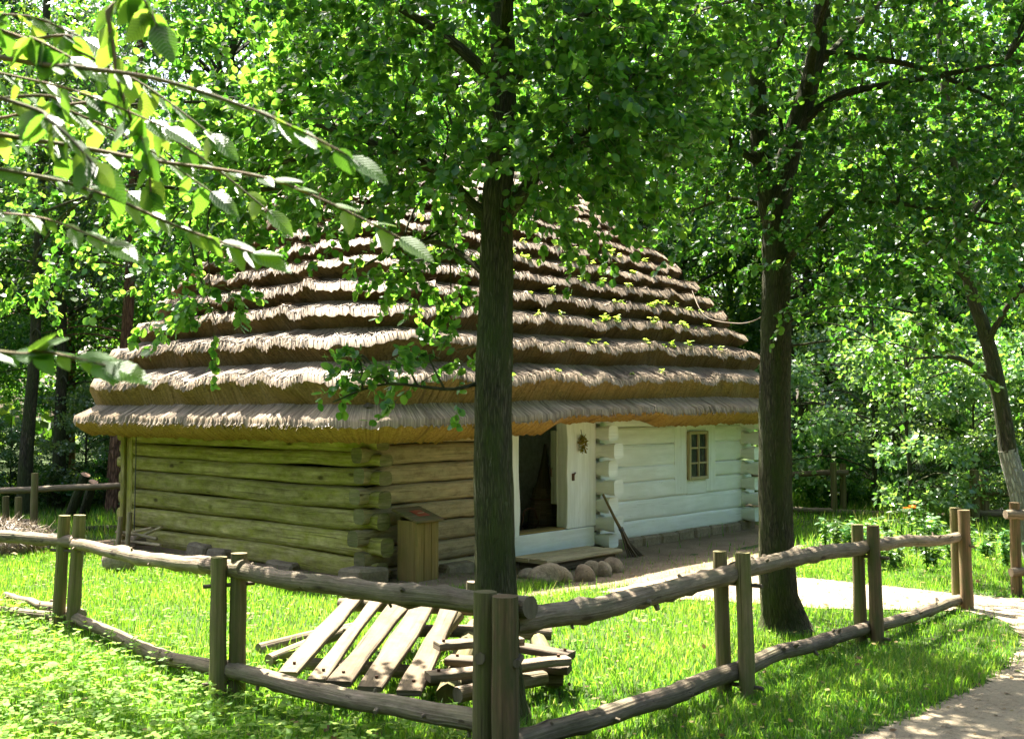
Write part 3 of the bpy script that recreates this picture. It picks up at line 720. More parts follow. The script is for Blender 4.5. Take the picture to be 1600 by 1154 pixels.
# ------------------------------------------------------------------ thatch
NF, NCn, NR, NB, NL = 420, 34, 120, 160, 270
OV = .56; ZT = 5.72
def perim(s):
    s = .62 * s + .38 * s ** 2.3
    x0 = -OV + s * (2.35 + OV); x1 = HX + OV - s * (HX + OV - 6.5); y0 = -OV + s * (HY / 2 + OV); y1 = HY + OV - s * (HY / 2 + OV)
    r = min(.62 * (1 - s) + .12, (y1 - y0) / 2 * .98)
    P = []; Nn = []
    def side(a, b, n, nn):
        for i in range(n):
            f = i / n; P.append((a[0] + (b[0] - a[0]) * f, a[1] + (b[1] - a[1]) * f)); Nn.append(nn)
    def arc(cx, cy, a0):
        for i in range(NCn):
            a = a0 + math.pi / 2 * i / NCn; P.append((cx + r * math.cos(a), cy + r * math.sin(a))); Nn.append((math.cos(a), math.sin(a)))
    side((x0 + r, y0), (x1 - r, y0), NF, (0, -1)); arc(x1 - r, y0 + r, -math.pi / 2)
    side((x1, y0 + r), (x1, y1 - r), NR, (1, 0)); arc(x1 - r, y1 - r, 0)
    side((x1 - r, y1), (x0 + r, y1), NB, (0, 1)); arc(x0 + r, y1 - r, math.pi / 2)
    side((x0, y1 - r), (x0, y0 + r), NL, (-1, 0)); arc(x0 + r, y0 + r, math.pi)
    return np.array(P), np.array(Nn)
NP = NF + NR + NB + NL + 4 * NCn
P0, N0 = perim(0)
ulen = np.concatenate([[0], np.cumsum(np.linalg.norm(np.diff(P0, axis=0), axis=1))])
xf = np.clip(P0[:, 0] / HX, 0, 1)
zeave = 1.73 + .14 * np.clip(xf * 1.3, 0, 1)
offs = [0, .50, .93, 1.29, 1.59, 1.88, 2.16, 2.43, 2.69, 2.92, 3.12, 3.30, 3.46, 3.60, 3.73]
sk = [o / (ZT - 1.8) for o in offs] + [1.0]
def rpt(s, d, zadd=0.0):
    """s: fraction (scalar or per-point offset array), d outward"""
    if np.ndim(s) == 0: s = np.full(NP, s)
    base = np.median(s); P, Nn = perim(float(np.clip(base, 0, .985))); P2, _ = perim(float(np.clip(base, 0, .985) + .01))
    P = P + (P2 - P) * ((s - np.clip(base, 0, .985)) / .01)[:, None]
    z = zeave * (1 - s) + ZT * s + zadd
    return np.concatenate([P + Nn * np.reshape(d, (-1, 1)), z[:, None]], 1)
rgt = np.random.default_rng(11)
def pnoise(amp, freqs):
    t = ulen / (ulen[-1] + .02); r = np.zeros(NP)
    for f in freqs: r += np.sin(2 * math.pi * (int(f) * t + rgt.random())) * rgt.uniform(.5, 1)
    return r * amp / math.sqrt(len(freqs))
roof_in = MB()
a = perim(0.02)[0]; 
zin = 1.93
corners = [(-OV + .2, -OV + .2), (HX + OV - .2, -OV + .2), (HX + OV - .2, HY + OV - .2), (-OV + .2, HY + OV - .2)]
rv = [(x, y, zin) for x, y in corners] + [(2.7, HY / 2, ZT - 1.2), (6.2, HY / 2, ZT - 1.2)]
roof_in.add(rv, [[0, 1, 5, 4], [1, 2, 5], [2, 3, 4, 5], [3, 0, 4]])
roof = roof_in.build("roof", M['dark_wood'], cabin, False)
u_all = ulen
lip_store = []
for k in range(len(offs)):
    sA, sB = sk[k], sk[k + 1]; D = sB - sA; Dm = sA - sk[k - 1] if k else D
    wz = pnoise(.05, (7, 13, 19, 29, 41, 57)) / (ZT - 1.8)
    wd = pnoise(.034, (9, 15, 26, 43, 61))
    j1 = rgt.normal(0, 1, NP); j4 = np.convolve(rgt.normal(0, 1, NP + 8), np.ones(5) / 2.2, 'same')[4:-4]
    jl = (j1 * .85 + j4 * .3)
    lipd = .345 + wd + jl * .010; lips = jl * .0045
    if k == 0:
        dz = np.zeros(NP)
        lx = P0[:, 0]; fr = (P0[:, 1] < 0)
        raise_ = np.where(fr, sst(2.2, 2.6, lx) * sst(4.9, 4.4, lx), 0)
        thick = .185 - .07 * raise_ + pnoise(.014, (9, 17, 33, 61)) + rgt.normal(0, .010, NP)
        up = .055 * raise_
        rows = [rpt(0.0, -.62 + 0 * wd, .05), rpt(0.0, -.02 + wd * .5 + jl * .006, -thick + up), rpt(0.0,   .13 + wd + jl * .008, -thick * .55 + up),
                rpt(0.0 + lips, .235 + wd + jl * .016, -.015 + up * .8), rpt(.012 + lips, .245 + wd + jl * .016, .02 + up * .8), rpt(sA + .42 * D, .09 + wd * .4 + jl * .008), rpt(sB + .01, -.02 + 0 * wd)]
        mats = [1, 1, 1, 0, 0, 0]; mset = [M['thatch'], M['thatch_cut']]
    else:
        rows = [rpt(sA - .58 * Dm, .06 + 0 * wd), rpt(sA - .20 * Dm + wz, lipd - .075 + jl * .004), rpt(sA - .012 + wz + lips, lipd), rpt(sA + .010 + wz + lips, lipd + .008 + jl * .004),
                rpt(sA + .22 * D + wz * .7, .215 + wd * .6 + jl * .009), rpt(sA + .46 * D + wz * .3, .09 + wd * .3 + jl * .008), rpt(min(sB + .01, .999), -.02 + 0 * wd)]
        mats = [1, 1, 1, 0, 0, 0]; mset = [M['thatch'], M['thatch_cut2'] if k > 1 else M['thatch_cut1']]
    if k: mats = [1, 1, 0, 0, 0, 0]
    cut = 3 if k == 0 else 2                      # a sharp arris at the lip
    rows.insert(cut + 1, rows[cut].copy()); mats.insert(cut, 9)
    nr = len(rows); V = np.stack(rows, 0).reshape(-1, 3)
    vv = np.concatenate([[0], np.cumsum([np.linalg.norm(rows[i + 1][10] - rows[i][10]) for i in range(nr - 1)])])
    idx = np.arange(nr * NP).reshape(nr, NP); nxt = np.roll(idx, -1, 1)
    F = np.stack([idx[:-1], nxt[:-1], nxt[1:], idx[1:]], -1).reshape(-1, 4)
    fm = np.repeat(mats, NP); F = F[fm < 9]; fm = fm[fm < 9]
    uv = np.stack([np.tile(u_all, (nr, 1)) + k * 3.3, np.repeat(vv[:, None], NP, 1) + k * 1.7], -1).reshape(-1, 2)
    me = mesh_np("thatch_course", V, F, None, uv)
    link("thatch_course", me, mset, roof, True, fm)
    lip_store.append((rows, k))
# ridge roll
mb = MB(); tube(mb, [(2.1 + (6.75 - 2.1) * i / 16, HY / 2 + .03 * math.sin(i), ZT - .03 + .03 * math.sin(i * 1.7)) for i in range(17)], [.08] + [.16] * 15 + [.08], 12, .08); mb.build("ridge_cap", M['thatch'], roof)
# loose straws lying on the steps and hanging over the lips
Vs = []; rs = []
vis = np.concatenate([np.arange(0, NF + NCn), np.arange(NP - NL - NCn, NP)])
for rows, k in lip_store[:12]:
    lip = rows[-4] if k == 0 else rows[-4]; mid = rows[-2]; n = 7500
    i = rgt.choice(vis, n); i2 = (i + rgt.integers(-7, 8, n)) % NP
    a = lip[i]; b = mid[i2]; f0 = rgt.uniform(.0, .9, n)[:, None]; f1 = f0 - rgt.uniform(.2, .7, n)[:, None]
    over = np.where(rgt.random((n, 1)) > .80, rgt.uniform(.03, .22, (n, 1)), 0) * (.5 if k == 0 else 1)
    f1 = np.maximum(f1, 0) - over
    p = a + (b - a) * f0; q = a + (b - a) * f1; q[:, 2] -= over[:, 0] * .02
    out = np.concatenate([N0[i], np.full((n, 1), .8)], 1) * rgt.uniform(.004, .016, (n, 1))
    w = np.concatenate([-N0[i][:, 1:2], N0[i][:, 0:1], np.zeros((n, 1))], 1) * rgt.uniform(.0025, .006, (n, 1))
    Vs.append(np.stack([p - w + out * .3, p + w + out * .3, q + out + w * .4, q + out - w * .4], 1)); rs.append(np.repeat(rgt.random(n), 4))
Vs = np.concatenate(Vs); st = link("loose_straw", mesh_np("loose_straw", Vs.reshape(-1, 3), np.arange(len(Vs) * 4).reshape(-1, 4), np.concatenate(rs)), M['straw'], roof, False); st["kind"] = "stuff"
# seedlings rooted on the lips
rg = np.random.default_rng(5)
base = None; seed_me = []
for q in range(5):
    n = 9; V, F, r = leaf_batch(rg.normal(0, .018, (n, 3)) + [0, 0, .045], rg.normal(0, 1, (n, 3)) * [1, 1, .35], rg.normal(0, .3, (n, 3)) + [0, 0, 1], rg.uniform(.035, .065, n), L_ROUND, rg)
    stv = np.array([[-.004, 0, -.02], [.004, 0, -.02], [0, 0, .05]]); F = np.concatenate([F, [[len(V), len(V) + 1, len(V) + 2]]]); V = np.concatenate([V, stv]); r = np.concatenate([r, [0, 0, 0]])
    me = mesh_np("roof_seedling", V, F, .5 + r * .5); me.materials.append(M['leaf_weed']); seed_me.append(me)
for q in range(74):
    k = int(rg.choice([1, 2, 2, 3, 3, 3, 4, 4, 5, 5, 6, 6, 7])); i = int(rg.integers(int(NF * .27), int(NF * .93)))
    rows = lip_store[k][0]; p = rows[-4][i] * .75 + rows[-3][i] * .25
    o = bpy.data.objects.new("roof_seedling", seed_me[q % 5]); col.objects.link(o)
    w = HM @ Vector(p); o.location = w; o.rotation_euler = (0, 0, rg.uniform(0, 6)); s = rg.uniform(.6, 1.35); o.scale = (s, s, s * rg.uniform(.8, 1.3))
    tag(o, "small pale green seedling sprouting on a step of the thatched roof", "seedling", "seedlings growing on the thatch steps")

# ------------------------------------------------------------------ things about the cabin
def HL(e, x, y, z, rz=0):                   # place a thing by cabin coordinates
    e.location = HM @ Vector((x, y, z)); e.rotation_euler = (0, 0, HA + rz); return e
# step board on stones before the door
t = HL(empty("door_step"), 3.0, -.52, -.1); tag(t, "weathered plank step before the dark doorway", "step")
for k, (yy, w) in enumerate(((.14, .3), (-.165, .29))):
    mb = MB(); hewn(mb, (-.92, yy, .155 + .004 * k), (.62, yy, .15 + .004 * k), .05, w, R, 10, .004, 8); mb.build("plank", M['plank' if 0 else 'log_grey'], t)
mb = MB(); hewn(mb, (-.8, .0, .07), (.55, .0, .07), .11, .5, R, 6, .005, 8); mb.build("bearer", M['dark_wood'], t)
sts = [(848, 914, .19, .15, 'field', "tan boulder at the left end of the stone row edging the step"), (879, 911, .15, .14, 'field', "rounded pale stone second from the trunk in the step edging"),
       (909, 908, .165, .145, 'field2', "brownish stone in the middle of the row edging the step"), (927, 899, .14, .13, 'field', "stone tucked behind the middle of the step edging row"),
       (944, 899, .13, .15, 'field', "greyish stone left of the reddish one by the broom"), (962, 893, .15, .145, 'field2', "reddish stone at the right end of the row below the broom"), (822, 905, .13, .09, 'field', "low stone half hidden beside the nearest tree trunk")]
for (px, py, r, h, mk, lb) in sts:
    p = G(px, py, -.09); mb = MB(); rr = random.Random(px)
    r *= .88; h *= .88; lump(mb, (0, 0, h * .55), (r * rr.uniform(.85, 1.1), r * rr.uniform(.7, .95), h * rr.uniform(.8, 1.1)), rr, 12, .34, rz=rr.uniform(0, 3)); o = mb.build("edging_stone", M[mk]); o.location = (p.x, p.y, gz(p.x, p.y)); tag(o, lb, "stone", "stones edging the door step")
p = G(186, 890, 0); mb = MB(); lump(mb, (0, 0, .12), (.2, .16, .17), random.Random(3), 10, .2); o = mb.build("field_stone", M['field']); o.location = p; tag(o, "sunlit field stone at the far end of the green log wall", "stone")
# broom leaning beside the door
t = HL(empty("besom_broom"), 4.16, -.62, -.1); tag(t, "dark twig besom broom leaning against the white log ends", "broom")
mb = MB(); tube(mb, [(-.36, .24, .86), (-.24, .15, .56), (-.14, .08, .34)], [.017, .02, .024], 8, .08); mb.build("handle", M['post_red'], t)
for k in range(26):
    a = R.uniform(0, 6.28); q = R.uniform(0, 1); mb = MB()
    tube(mb, [(-.16 + .015 * math.cos(a), .09 + .015 * math.sin(a), .40), (-.09 + .05 * math.cos(a) * q, .04 + .04 * math.sin(a) * q, .2), (.02 + .14 * math.cos(a) * q, -.02 + .1 * math.sin(a) * q, .012)], [.012, .012, .009], 5, .1)
    mb.build("twig", M['dark_wood'], t)
mb = MB(); tube(mb, [(-.165, .092, .40), (-.145, .08, .36)], .036, 10); mb.build("binding", M['wire'], t)
# herb bunch on the right door post
t = HL(empty("herb_wreath"), 3.735, -.07, 1.43); tag(t, "dried yellow herb bunch hanging on the white door post", "wreath")
rg = np.random.default_rng(8); n = 130; a = rg.uniform(0, 6.28, n); r = np.abs(rg.normal(.045, .022, n))
V, F, rr = leaf_batch(np.stack([r * np.cos(a), rg.uniform(-.03, .0, n), r * np.sin(a) * 1.25], -1), np.stack([np.cos(a), rg.normal(0, .4, n) - .4, np.sin(a)], -1), rg.normal(0, 1, (n, 3)), rg.uniform(.03, .055, n), L_KITE, rg)
o = link("foliage", mesh_np("foliage", V, F, rr), M['herb'], t); o["kind"] = "stuff"
mb = MB(); tube(mb, [(0, .015, .2), (.002, -.005, .1), (0, -.01, .03)], .004, 5); mb.build("string", M['wire'], t)
# churn and hoop in the hall
t = HL(empty("butter_churn"), 3.74, .62, .2); tag(t, "dark wooden churn standing inside the open doorway", "churn")
nst = 14
for k in range(nst):
    a0, a1 = 2 * math.pi * k / nst + .012, 2 * math.pi * (k + 1) / nst - .012; mb = MB(); vs = []
    for (z, r) in ((0, .23), (.25, .21), (.5, .17), (.6, .15)):
        for (aa, q) in ((a0, 1), (a1, 1), (a1, .9), (a0, .9)): vs.append((r * q * math.cos(aa), r * q * math.sin(aa), z))
    mb.add(vs, [[i * 4 + j, i * 4 + (j + 1) % 4, (i + 1) * 4 + (j + 1) % 4, (i + 1) * 4 + j] for i in range(3) for j in range(4)] + [[3, 2, 1, 0], [12, 13, 14, 15]]); mb.build("stave", M['dark_wood'], t, False)
for (z, r) in ((.1, .226), (.45, .185)):
    mb = MB(); ring = [(r * math.cos(2 * math.pi * i / 24), r * math.sin(2 * math.pi * i / 24), z) for i in range(25)]; tube(mb, ring, .012, 6, 0, caps=False); mb.build("hoop", M['iron'], t)
mb = MB(); tube(mb, [(0, 0, .58), (.0, 0, .68), (.02, 0, .95), (.04, 0, 1.22)], [.15, .10, .05, .02], 12); mb.build("lid", M['dark_wood'], t)
o = MB(); tube(o, [(.17 * math.cos(2 * math.pi * i / 24), .02 * math.sin(i), .17 + .17 * math.sin(2 * math.pi * i / 24)) for i in range(25)], .011, 6, 0, caps=False); o = o.build("barrel_hoop", M['iron'])
HL(o, 3.36, .55, .205); tag(o, "thin iron hoop leaning in the bottom left of the doorway", "hoop")
# collection box by the corner
t = HL(empty("offering_box"), .42, -.32, -.02, .05); tag(t, "upright wooden box with slanted lid and red plate by the cabin corner", "box")
for k in range(3):
    mb = MB(); box(mb, (-.12 + k * .12, -.14, .35), .116, .025, .66 - .004 * k, None, .004, .002); mb.build("board", M['box'], t, False)
for sx in (-1, 1):
    mb = MB(); box(mb, (sx * .168, .01, .35), .022, .27, .68, None, .004); mb.build("board", M['box'], t, False)
mb = MB(); box(mb, (0, .13, .37), .31, .022, .7, None, .004); mb.build("board", M['box'], t, False)
ca, sa = math.cos(.3), math.sin(.3); AX = (Vector((1, 0, 0)), Vector((0, ca, sa)), Vector((0, -sa, ca)))
mb = MB(); box(mb, (0, 0, .745), .44, .42, .03, AX, .006); lid = mb.build("lid", M['post_red'], t, False)
mb = MB(); box(mb, Vector((.02, .0, .745)) + AX[2] * .018, .17, .17, .006, AX, .002); mb.build("plate", M['red'], lid, False)
mb = MB()
box(mb, Vector((.02, -.02, .745)) + AX[2] * .0225, .10, .012, .003, AX, .001); box(mb, Vector((.02, .018, .745)) + AX[2] * .0225, .11, .018, .003, AX, .001)
mb.build("slot_print", M['cream'], lid, False)
# rack of stakes under the far end of the left wall
t = HL(empty("stake_rack"), -.32, 4.1, 0); tag(t, "low rack of weathered stakes and sticks against the mossy end wall", "rack")
for (y, h) in ((.75, .42), (.5, .5)):
    mb = MB(); tube(mb, [(-.06, y, -.02), (-.02, y, h)], .035, 8, .08); mb.build("stake", M['log_grey'], t)
    mb = MB(); box(mb, (-.12, y - .02, .02), .3, .09, .04, None, .01, .004); mb.build("foot", M['log_grey'], t, False)
for (a, b) in (((.02, 1.05, .06), (.04, -.2, .1)), ((.06, .95, .12), (.08, .1, .30)), ((.1, .6, .1), (.08, -.15, .33)), ((.0, .9, .2), (.1, .0, .16))):
    mb = MB(); tube(mb, [a, tuple((x + y) / 2 + .01 for x, y in zip(a, b)), b], .022, 7, .1); mb.build("stick", M['log_grey'], t)

# ------------------------------------------------------------------ rail fences
def rail_pts(a, b, n, sag, rng, wob=.012):
    a, b = Vector(a), Vector(b); out = []
    n1 = smooth_noise(n + 1, rng, 4); n2 = smooth_noise(n + 1, rng, 4)
    for i in range(n + 1):
        f = i / n; p = a.lerp(b, f); p.z += -sag * 4 * f * (1 - f) + n1[i] * wob; p.x += n2[i] * wob; out.append(p)
    return out
def add_rail(par, a, b, r0, r1, rng, mat='rail', sag=.0, n=26, sides=12, wob=.014):
    r0 *= .92; r1 *= .92; mb = MB(); pts = rail_pts(a, b, n, sag, rng, wob)
    bump_ = [1.0] * (n + 1)
    for _ in range(max(2, n // 6)):
        bump_[rng.randrange(1, n)] = rng.uniform(1.06, 1.17)
    tube(mb, pts, [(r0 + (r1 - r0) * i / n) * bump_[i] for i in range(n + 1)], sides, .05, rng, knots=n // 3)
    for _ in range(n // 4):                       # trimmed side shoots
        i = rng.randrange(2, n - 1); p = pts[i]; a_ = rng.uniform(0, 6.28); t_ = (pts[i + 1] - pts[i]).normalized()
        u_ = Vector((0, 0, 1)) - t_ * t_.z; u_.normalize(); w_ = t_.cross(u_); d_ = u_ * math.cos(a_) + w_ * math.sin(a_); r_ = r0 + (r1 - r0) * i / n; q_ = rng.uniform(.007, .014)
        tube(mb, [p + d_ * r_ * .7, p + d_ * (r_ + rng.uniform(.008, .035)) + t_ * .01], [q_ * 1.5, q_], 6, .1, rng)
    return child_of_world(mb.build("rail", M[mat]), par)
def add_post(par, p, h, r, rng, mat='post', lean=(0, 0), sides=12):
    mb = MB(); n = 9; p = Vector(p)
    pts = [p + Vector((lean[0] * i / n * h, lean[1] * i / n * h, -.12 + (h + .12) * i / n)) for i in range(n + 1)]
    tube(mb, pts, [r * (1.04 - .1 * i / n + .02 * math.sin(i * 1.7 + p.x)) for i in range(n + 1)], sides, .07, rng)
    return child_of_world(mb.build("post", M[mat]), par)
def add_peg(par, a, b, rng, r=.014):
    mb = MB(); tube(mb, [a, b], r, 7, .1, rng); return child_of_world(mb.build("peg", M['dark_wood']), par)

rf = random.Random(21)
fence = empty("rail_fence", G(771, 1210)); tag(fence, "low rustic rail fence of paired posts turning a corner at the big split post", "fence")
PA1, PA2 = G(90, 978), G(112, 981)
PB1, PB2 = G(340, 1092), G(370, 1090)
PC1, PC2 = G(756, 1212), G(789, 1222)
R1a, R1b = G(1133, 1083), G(1169, 1090)
R2a, R2b = G(1346, 1001), G(1372, 1006)
R3a, R3b = G(1498, 948), G(1512, 952)
ph = .95
for p, h, r, mt, ln in ((PA1, .97, .054, 'post', (.05, 0)), (PA2, .98, .058, 'post', (.05, .02)), (PB1, .93, .056, 'post', (0, 0)), (PB2, .95, .058, 'post', (.005, .01)),
                        (PC1, .952, .064, 'post', (.006, 0)), (PC2, .945, .072, 'post_red', (.0, 0)), (R1a, .95, .052, 'post', (-.03, 0)), (R1b, .955, .055, 'post', (-.03, 0)),
                        (R2a, .955, .052, 'post', (-.025, 0)), (R2b, .96, .055, 'post_red', (-.03, 0)), (R3a, .955, .055, 'post', (-.02, 0)), (R3b, .945, .058, 'post_red', (-.025, 0))):
    add_post(fence, p, h, r, rf, mt, ln)
# rails between pairs (x, y, z given along the line between the two posts of each pair)
def up(p, z, dx=0, dy=0): return Vector((p.x + dx, p.y + dy, z))
A_ = (PA1 + PA2) / 2 + Vector((0, .05, 0)); B_ = (PB1 + PB2) / 2 + Vector((-.02, .04, 0)); C_ = Vector(((PC1.x + PC2.x) / 2, PC1.y + .13, 0))
add_rail(fence, AT(-260, 812, 11.6), up(A_, .745, .1, -.1), .055, .06, rf)
add_rail(fence, up(A_, .735, -.08, .1), up(B_, .86, .14, -.1), .052, .062, rf, sag=.03)
add_rail(fence, up(B_, .855, -.22, .2), AT(829, 948, 5.66), .058, .068, rf, sag=.035, n=32)
add_rail(fence, AT(-160, 938, 11.3), up(A_, .09, .02, -.02), .034, .045, rf)
add_rail(fence, G(8, 938) + Vector((0, 0, .06)), up(A_, .115, .16, -.1), .03, .05, rf)
add_rail(fence, up(A_, .11, .02, .02), up(B_, .165, .06, -.05), .05, .06, rf, sag=.06, wob=.022)
add_rail(fence, up(B_, .185, -.02, .02), AT(800, 1134, 5.64), .058, .068, rf, sag=.02)
Ra, Rb_, Rc = (R1a + R1b) / 2, (R2a + R2b) / 2, (R3a + R3b) / 2
add_rail(fence, AT(802, 973, 5.72), up(Ra, .835, .12, .12), .072, .066, rf, sag=.03, n=32)
add_rail(fence, up(Ra, .83, .0, .06), up(Rb_, .79, .1, .14), .066, .06, rf, sag=.01)
add_rail(fence, up(Rb_, .785, .04, .04), up(Rc, .675, .03, .06), .055, .05, rf)
add_rail(fence, AT(800, 1162, 5.7), up(Ra, .16, .1, .12), .062, .064, rf, sag=.01, n=32)
add_rail(fence, up(Ra, .175, .04, .04), up(Rb_, .125, .08, .12), .062, .055, rf)
add_rail(fence, up(Rb_, .12, .04, .03), up(Rc, .075, .06, .1), .055, .05, rf)
for p, q, zz in ((PA1, PA2, (.66, .03)), (PB1, PB2, (.74, .10)), (R1a, R1b, (.735, .07)), (R2a, R2b, (.695, .045)), (R3a, R3b, (.6, .0))):
    d = (q - p); d.z = 0; d.normalize()
    for z in zz:
        if z > .02: add_peg(fence, up(p, z) - d * .10, up(q, z + .01) + d * .11, rf)
add_peg(fence, up(PC1, .62, -.02, -.07), up(PC1, .60, .01, .12), rf, .03); add_peg(fence, up(PC2, .615, .06, -.06), up(PC2, .61, .08, .1), rf, .022)

# back fences
def simple_fence(name, label, posts, rails, rp, rr, mat='post'):
    e = empty(name, posts[0][0]); tag(e, label, "fence")
    for p, h in posts: add_post(e, p, h, rp, rf, mat, (rf.uniform(-.02, .02), 0), 9)
    for a, b in rails: add_rail(e, a, b, rr, rr, rf, 'rail', 0, 12, 8)
    return e
q = lambda px, py, Y: AT(px, py, Y)
simple_fence("rail_fence", "thin pole fence at the wood's edge left of the cabin", [(G(52, 838), .95), (G(28, 842), .62), (G(9, 830), .55), (G(-60, 842), .9)], [(q(-140, 774, 16.4), q(200, 757, 16.7)), (q(50, 815, 16.3), q(-150, 820, 16.2))], .055, .052)
simple_fence("rail_fence", "grey pole fence behind the right tree by the shrubs", [(G(1304, 802), .93), (G(1318, 800), .9)], [(q(1150, 741, 20.6), q(1326, 738, 20)), (q(1150, 790, 20.6), q(1305, 798, 19.9)), (q(1308, 799, 19.9), q(1480, 806, 19.2))], .06, .055)
simple_fence("rail_fence", "dark low fence in the shade under the right shrubs", [(G(1524, 822), .92), (G(1538, 820), .9), (G(1740, 815), .9)], [(q(1500, 800, 18), q(1750, 806, 17.4)), (q(1524, 770, 18), q(1750, 772, 17.4))], .075, .06, 'dark_wood' if 0 else 'post')
simple_fence("rail_fence", "reddish brown fence post with rails at the right edge beyond the path", [(G(1589, 930), .95), (G(1690, 925), .95)], [(q(1570, 802, 11.1), q(1720, 800, 11.3)), (q(1580, 894, 11.1), q(1720, 890, 11.3))], .055, .05, 'post_red')

# ------------------------------------------------------------------ slatted panel and stacked planks on the grass
def plank(par, a, b, w, th, mat, rng, name="plank", nails=2):
    a, b = Vector(a), Vector(b); mb = MB(); ax = (b - a).normalized(); s = ax.cross(Vector((0, 0, 1))).normalized()
    def pr(d, L): return 1, .94 + .1 * math.sin(d * 3.1 + a.x * 9) + .03 * math.sin(d * 9)
    hewn(mb, a, b, th, w, rng, 18, .008, 9, pr, 12)
    o = child_of_world(mb.build(name, M[mat]), par)
    for e in range(nails):
        p = a.lerp(b, .075 if e == 0 else .93) + ax.cross(-s) * 0 + Vector((0, 0, th * .55)) + s * rng.uniform(-.01, .01)
        mb = MB(); tube(mb, [p - Vector((0, 0, .02)), p + Vector((0, 0, .014))], .011, 7); n_ = mb.build("nail", M['iron']); child_of_world(n_, o)
    return o
rp = random.Random(4)
pan = empty("slatted_panel", G(590, 1075)); tag(pan, "sunlit panel of five pale planks nailed across poles, lying on the grass", "panel")
NEAR = [(455, 1051), (508, 1062), (556, 1072), (600, 1078), (652, 1084)]
FAR = [(560, 930), (596, 932), (634, 936), (668, 938), (706, 942)]
wd = [.125, .085, .15, .17, .12]
for (n_, f_, w) in zip([(450, 1052), (494, 1064), (528, 1068), (578, 1076), (640, 1083)], [(558, 930), (594, 932), (634, 934), (668, 937), (706, 943)], [.15, .115, .17, .185, .155]):
    a = G(*n_, .17); b = G(*f_, .40); plank(pan, a, b, w, .038, 'plank', rp)
for (n_, zz) in (((520, 1000), .19), ((620, 1050), .11)): pass
pole = lambda e, a, b, r, mat='rail', name="pole": child_of_world((lambda m: (tube(m, [a, (Vector(a) + Vector(b)) / 2 + Vector((0, 0, .01)), b], [r, r * 1.06, r], 10, .06, rp), m.build(name, M[mat]))[1])(MB()), e)
pole(pan, G(478, 1036, .10), G(760, 1062, .10), .045); pole(pan, G(530, 944, .33), G(752, 952, .33), .05)
pole(pan, G(528, 943, .0) + Vector((0, .05, .17)), G(548, 945, .0) + Vector((.2, .02, .17)), .04); 
for (a, b) in (((545, 955), .15), ((735, 962), .15)):
    p = G(*a, 0); pole(pan, p + Vector((0, .12, -.02)), p + Vector((.01, .1, .3)), .05, 'dark_wood', "prop")
for k, (a, b, r, lb) in enumerate(((G(404, 1013, .05), G(560, 978, .07), .042, "upper loose pole sticking out left of the pale plank panel"), (G(420, 1031, .05), G(545, 985, .11), .045, "lower loose pole sticking out left of the pale plank panel"))):
    mb = MB(); tube(mb, [a, a.lerp(b, .5) + Vector((0, 0, .012)), b], r, 10, .06, rp); o = mb.build("loose_pole", M['rail']); tag(o, lb, "pole", "loose poles by the plank panel")
stk = empty("plank_stack", G(790, 1060)); tag(stk, "low stack of weathered planks on logs behind the corner post", "plank stack")
plank(stk, G(682, 1008, .36), G(815, 1000, .34), .12, .05, 'rail', rp)
plank(stk, G(668, 1057, .24), G(888, 1030, .27), .13, .05, 'rail', rp)
plank(stk, G(745, 1000, .27), G(893, 1024, .235), .15, .05, 'dark_wood', rp)
plank(stk, G(700, 1030, .20), G(890, 1045, .19), .16, .05, 'dark_wood', rp)
for (a, b, r) in (((699, 1085), (742, 978), .07), ((865, 1062), (835, 985), .06), ((760, 1078), (775, 990), .06)):
    pole(stk, G(*a, .09), G(*b, .09), r, 'post', "log")
for (a, b, r) in (((640, 1060), (880, 1060), .045), ((715, 1085), (850, 1058), .05), ((650, 985), (862, 990), .05)):
    pole(stk, G(*a, .15 if r > .046 else .12), G(*b, .14 if r > .046 else .11), r, 'rail', "pole")
for k, (a, b) in enumerate((((675, 1020), (720, 960)), ((655, 1040), (700, 985)))): pole(stk, G(*a, .05), G(*b, .30), .035, 'post', "pole")

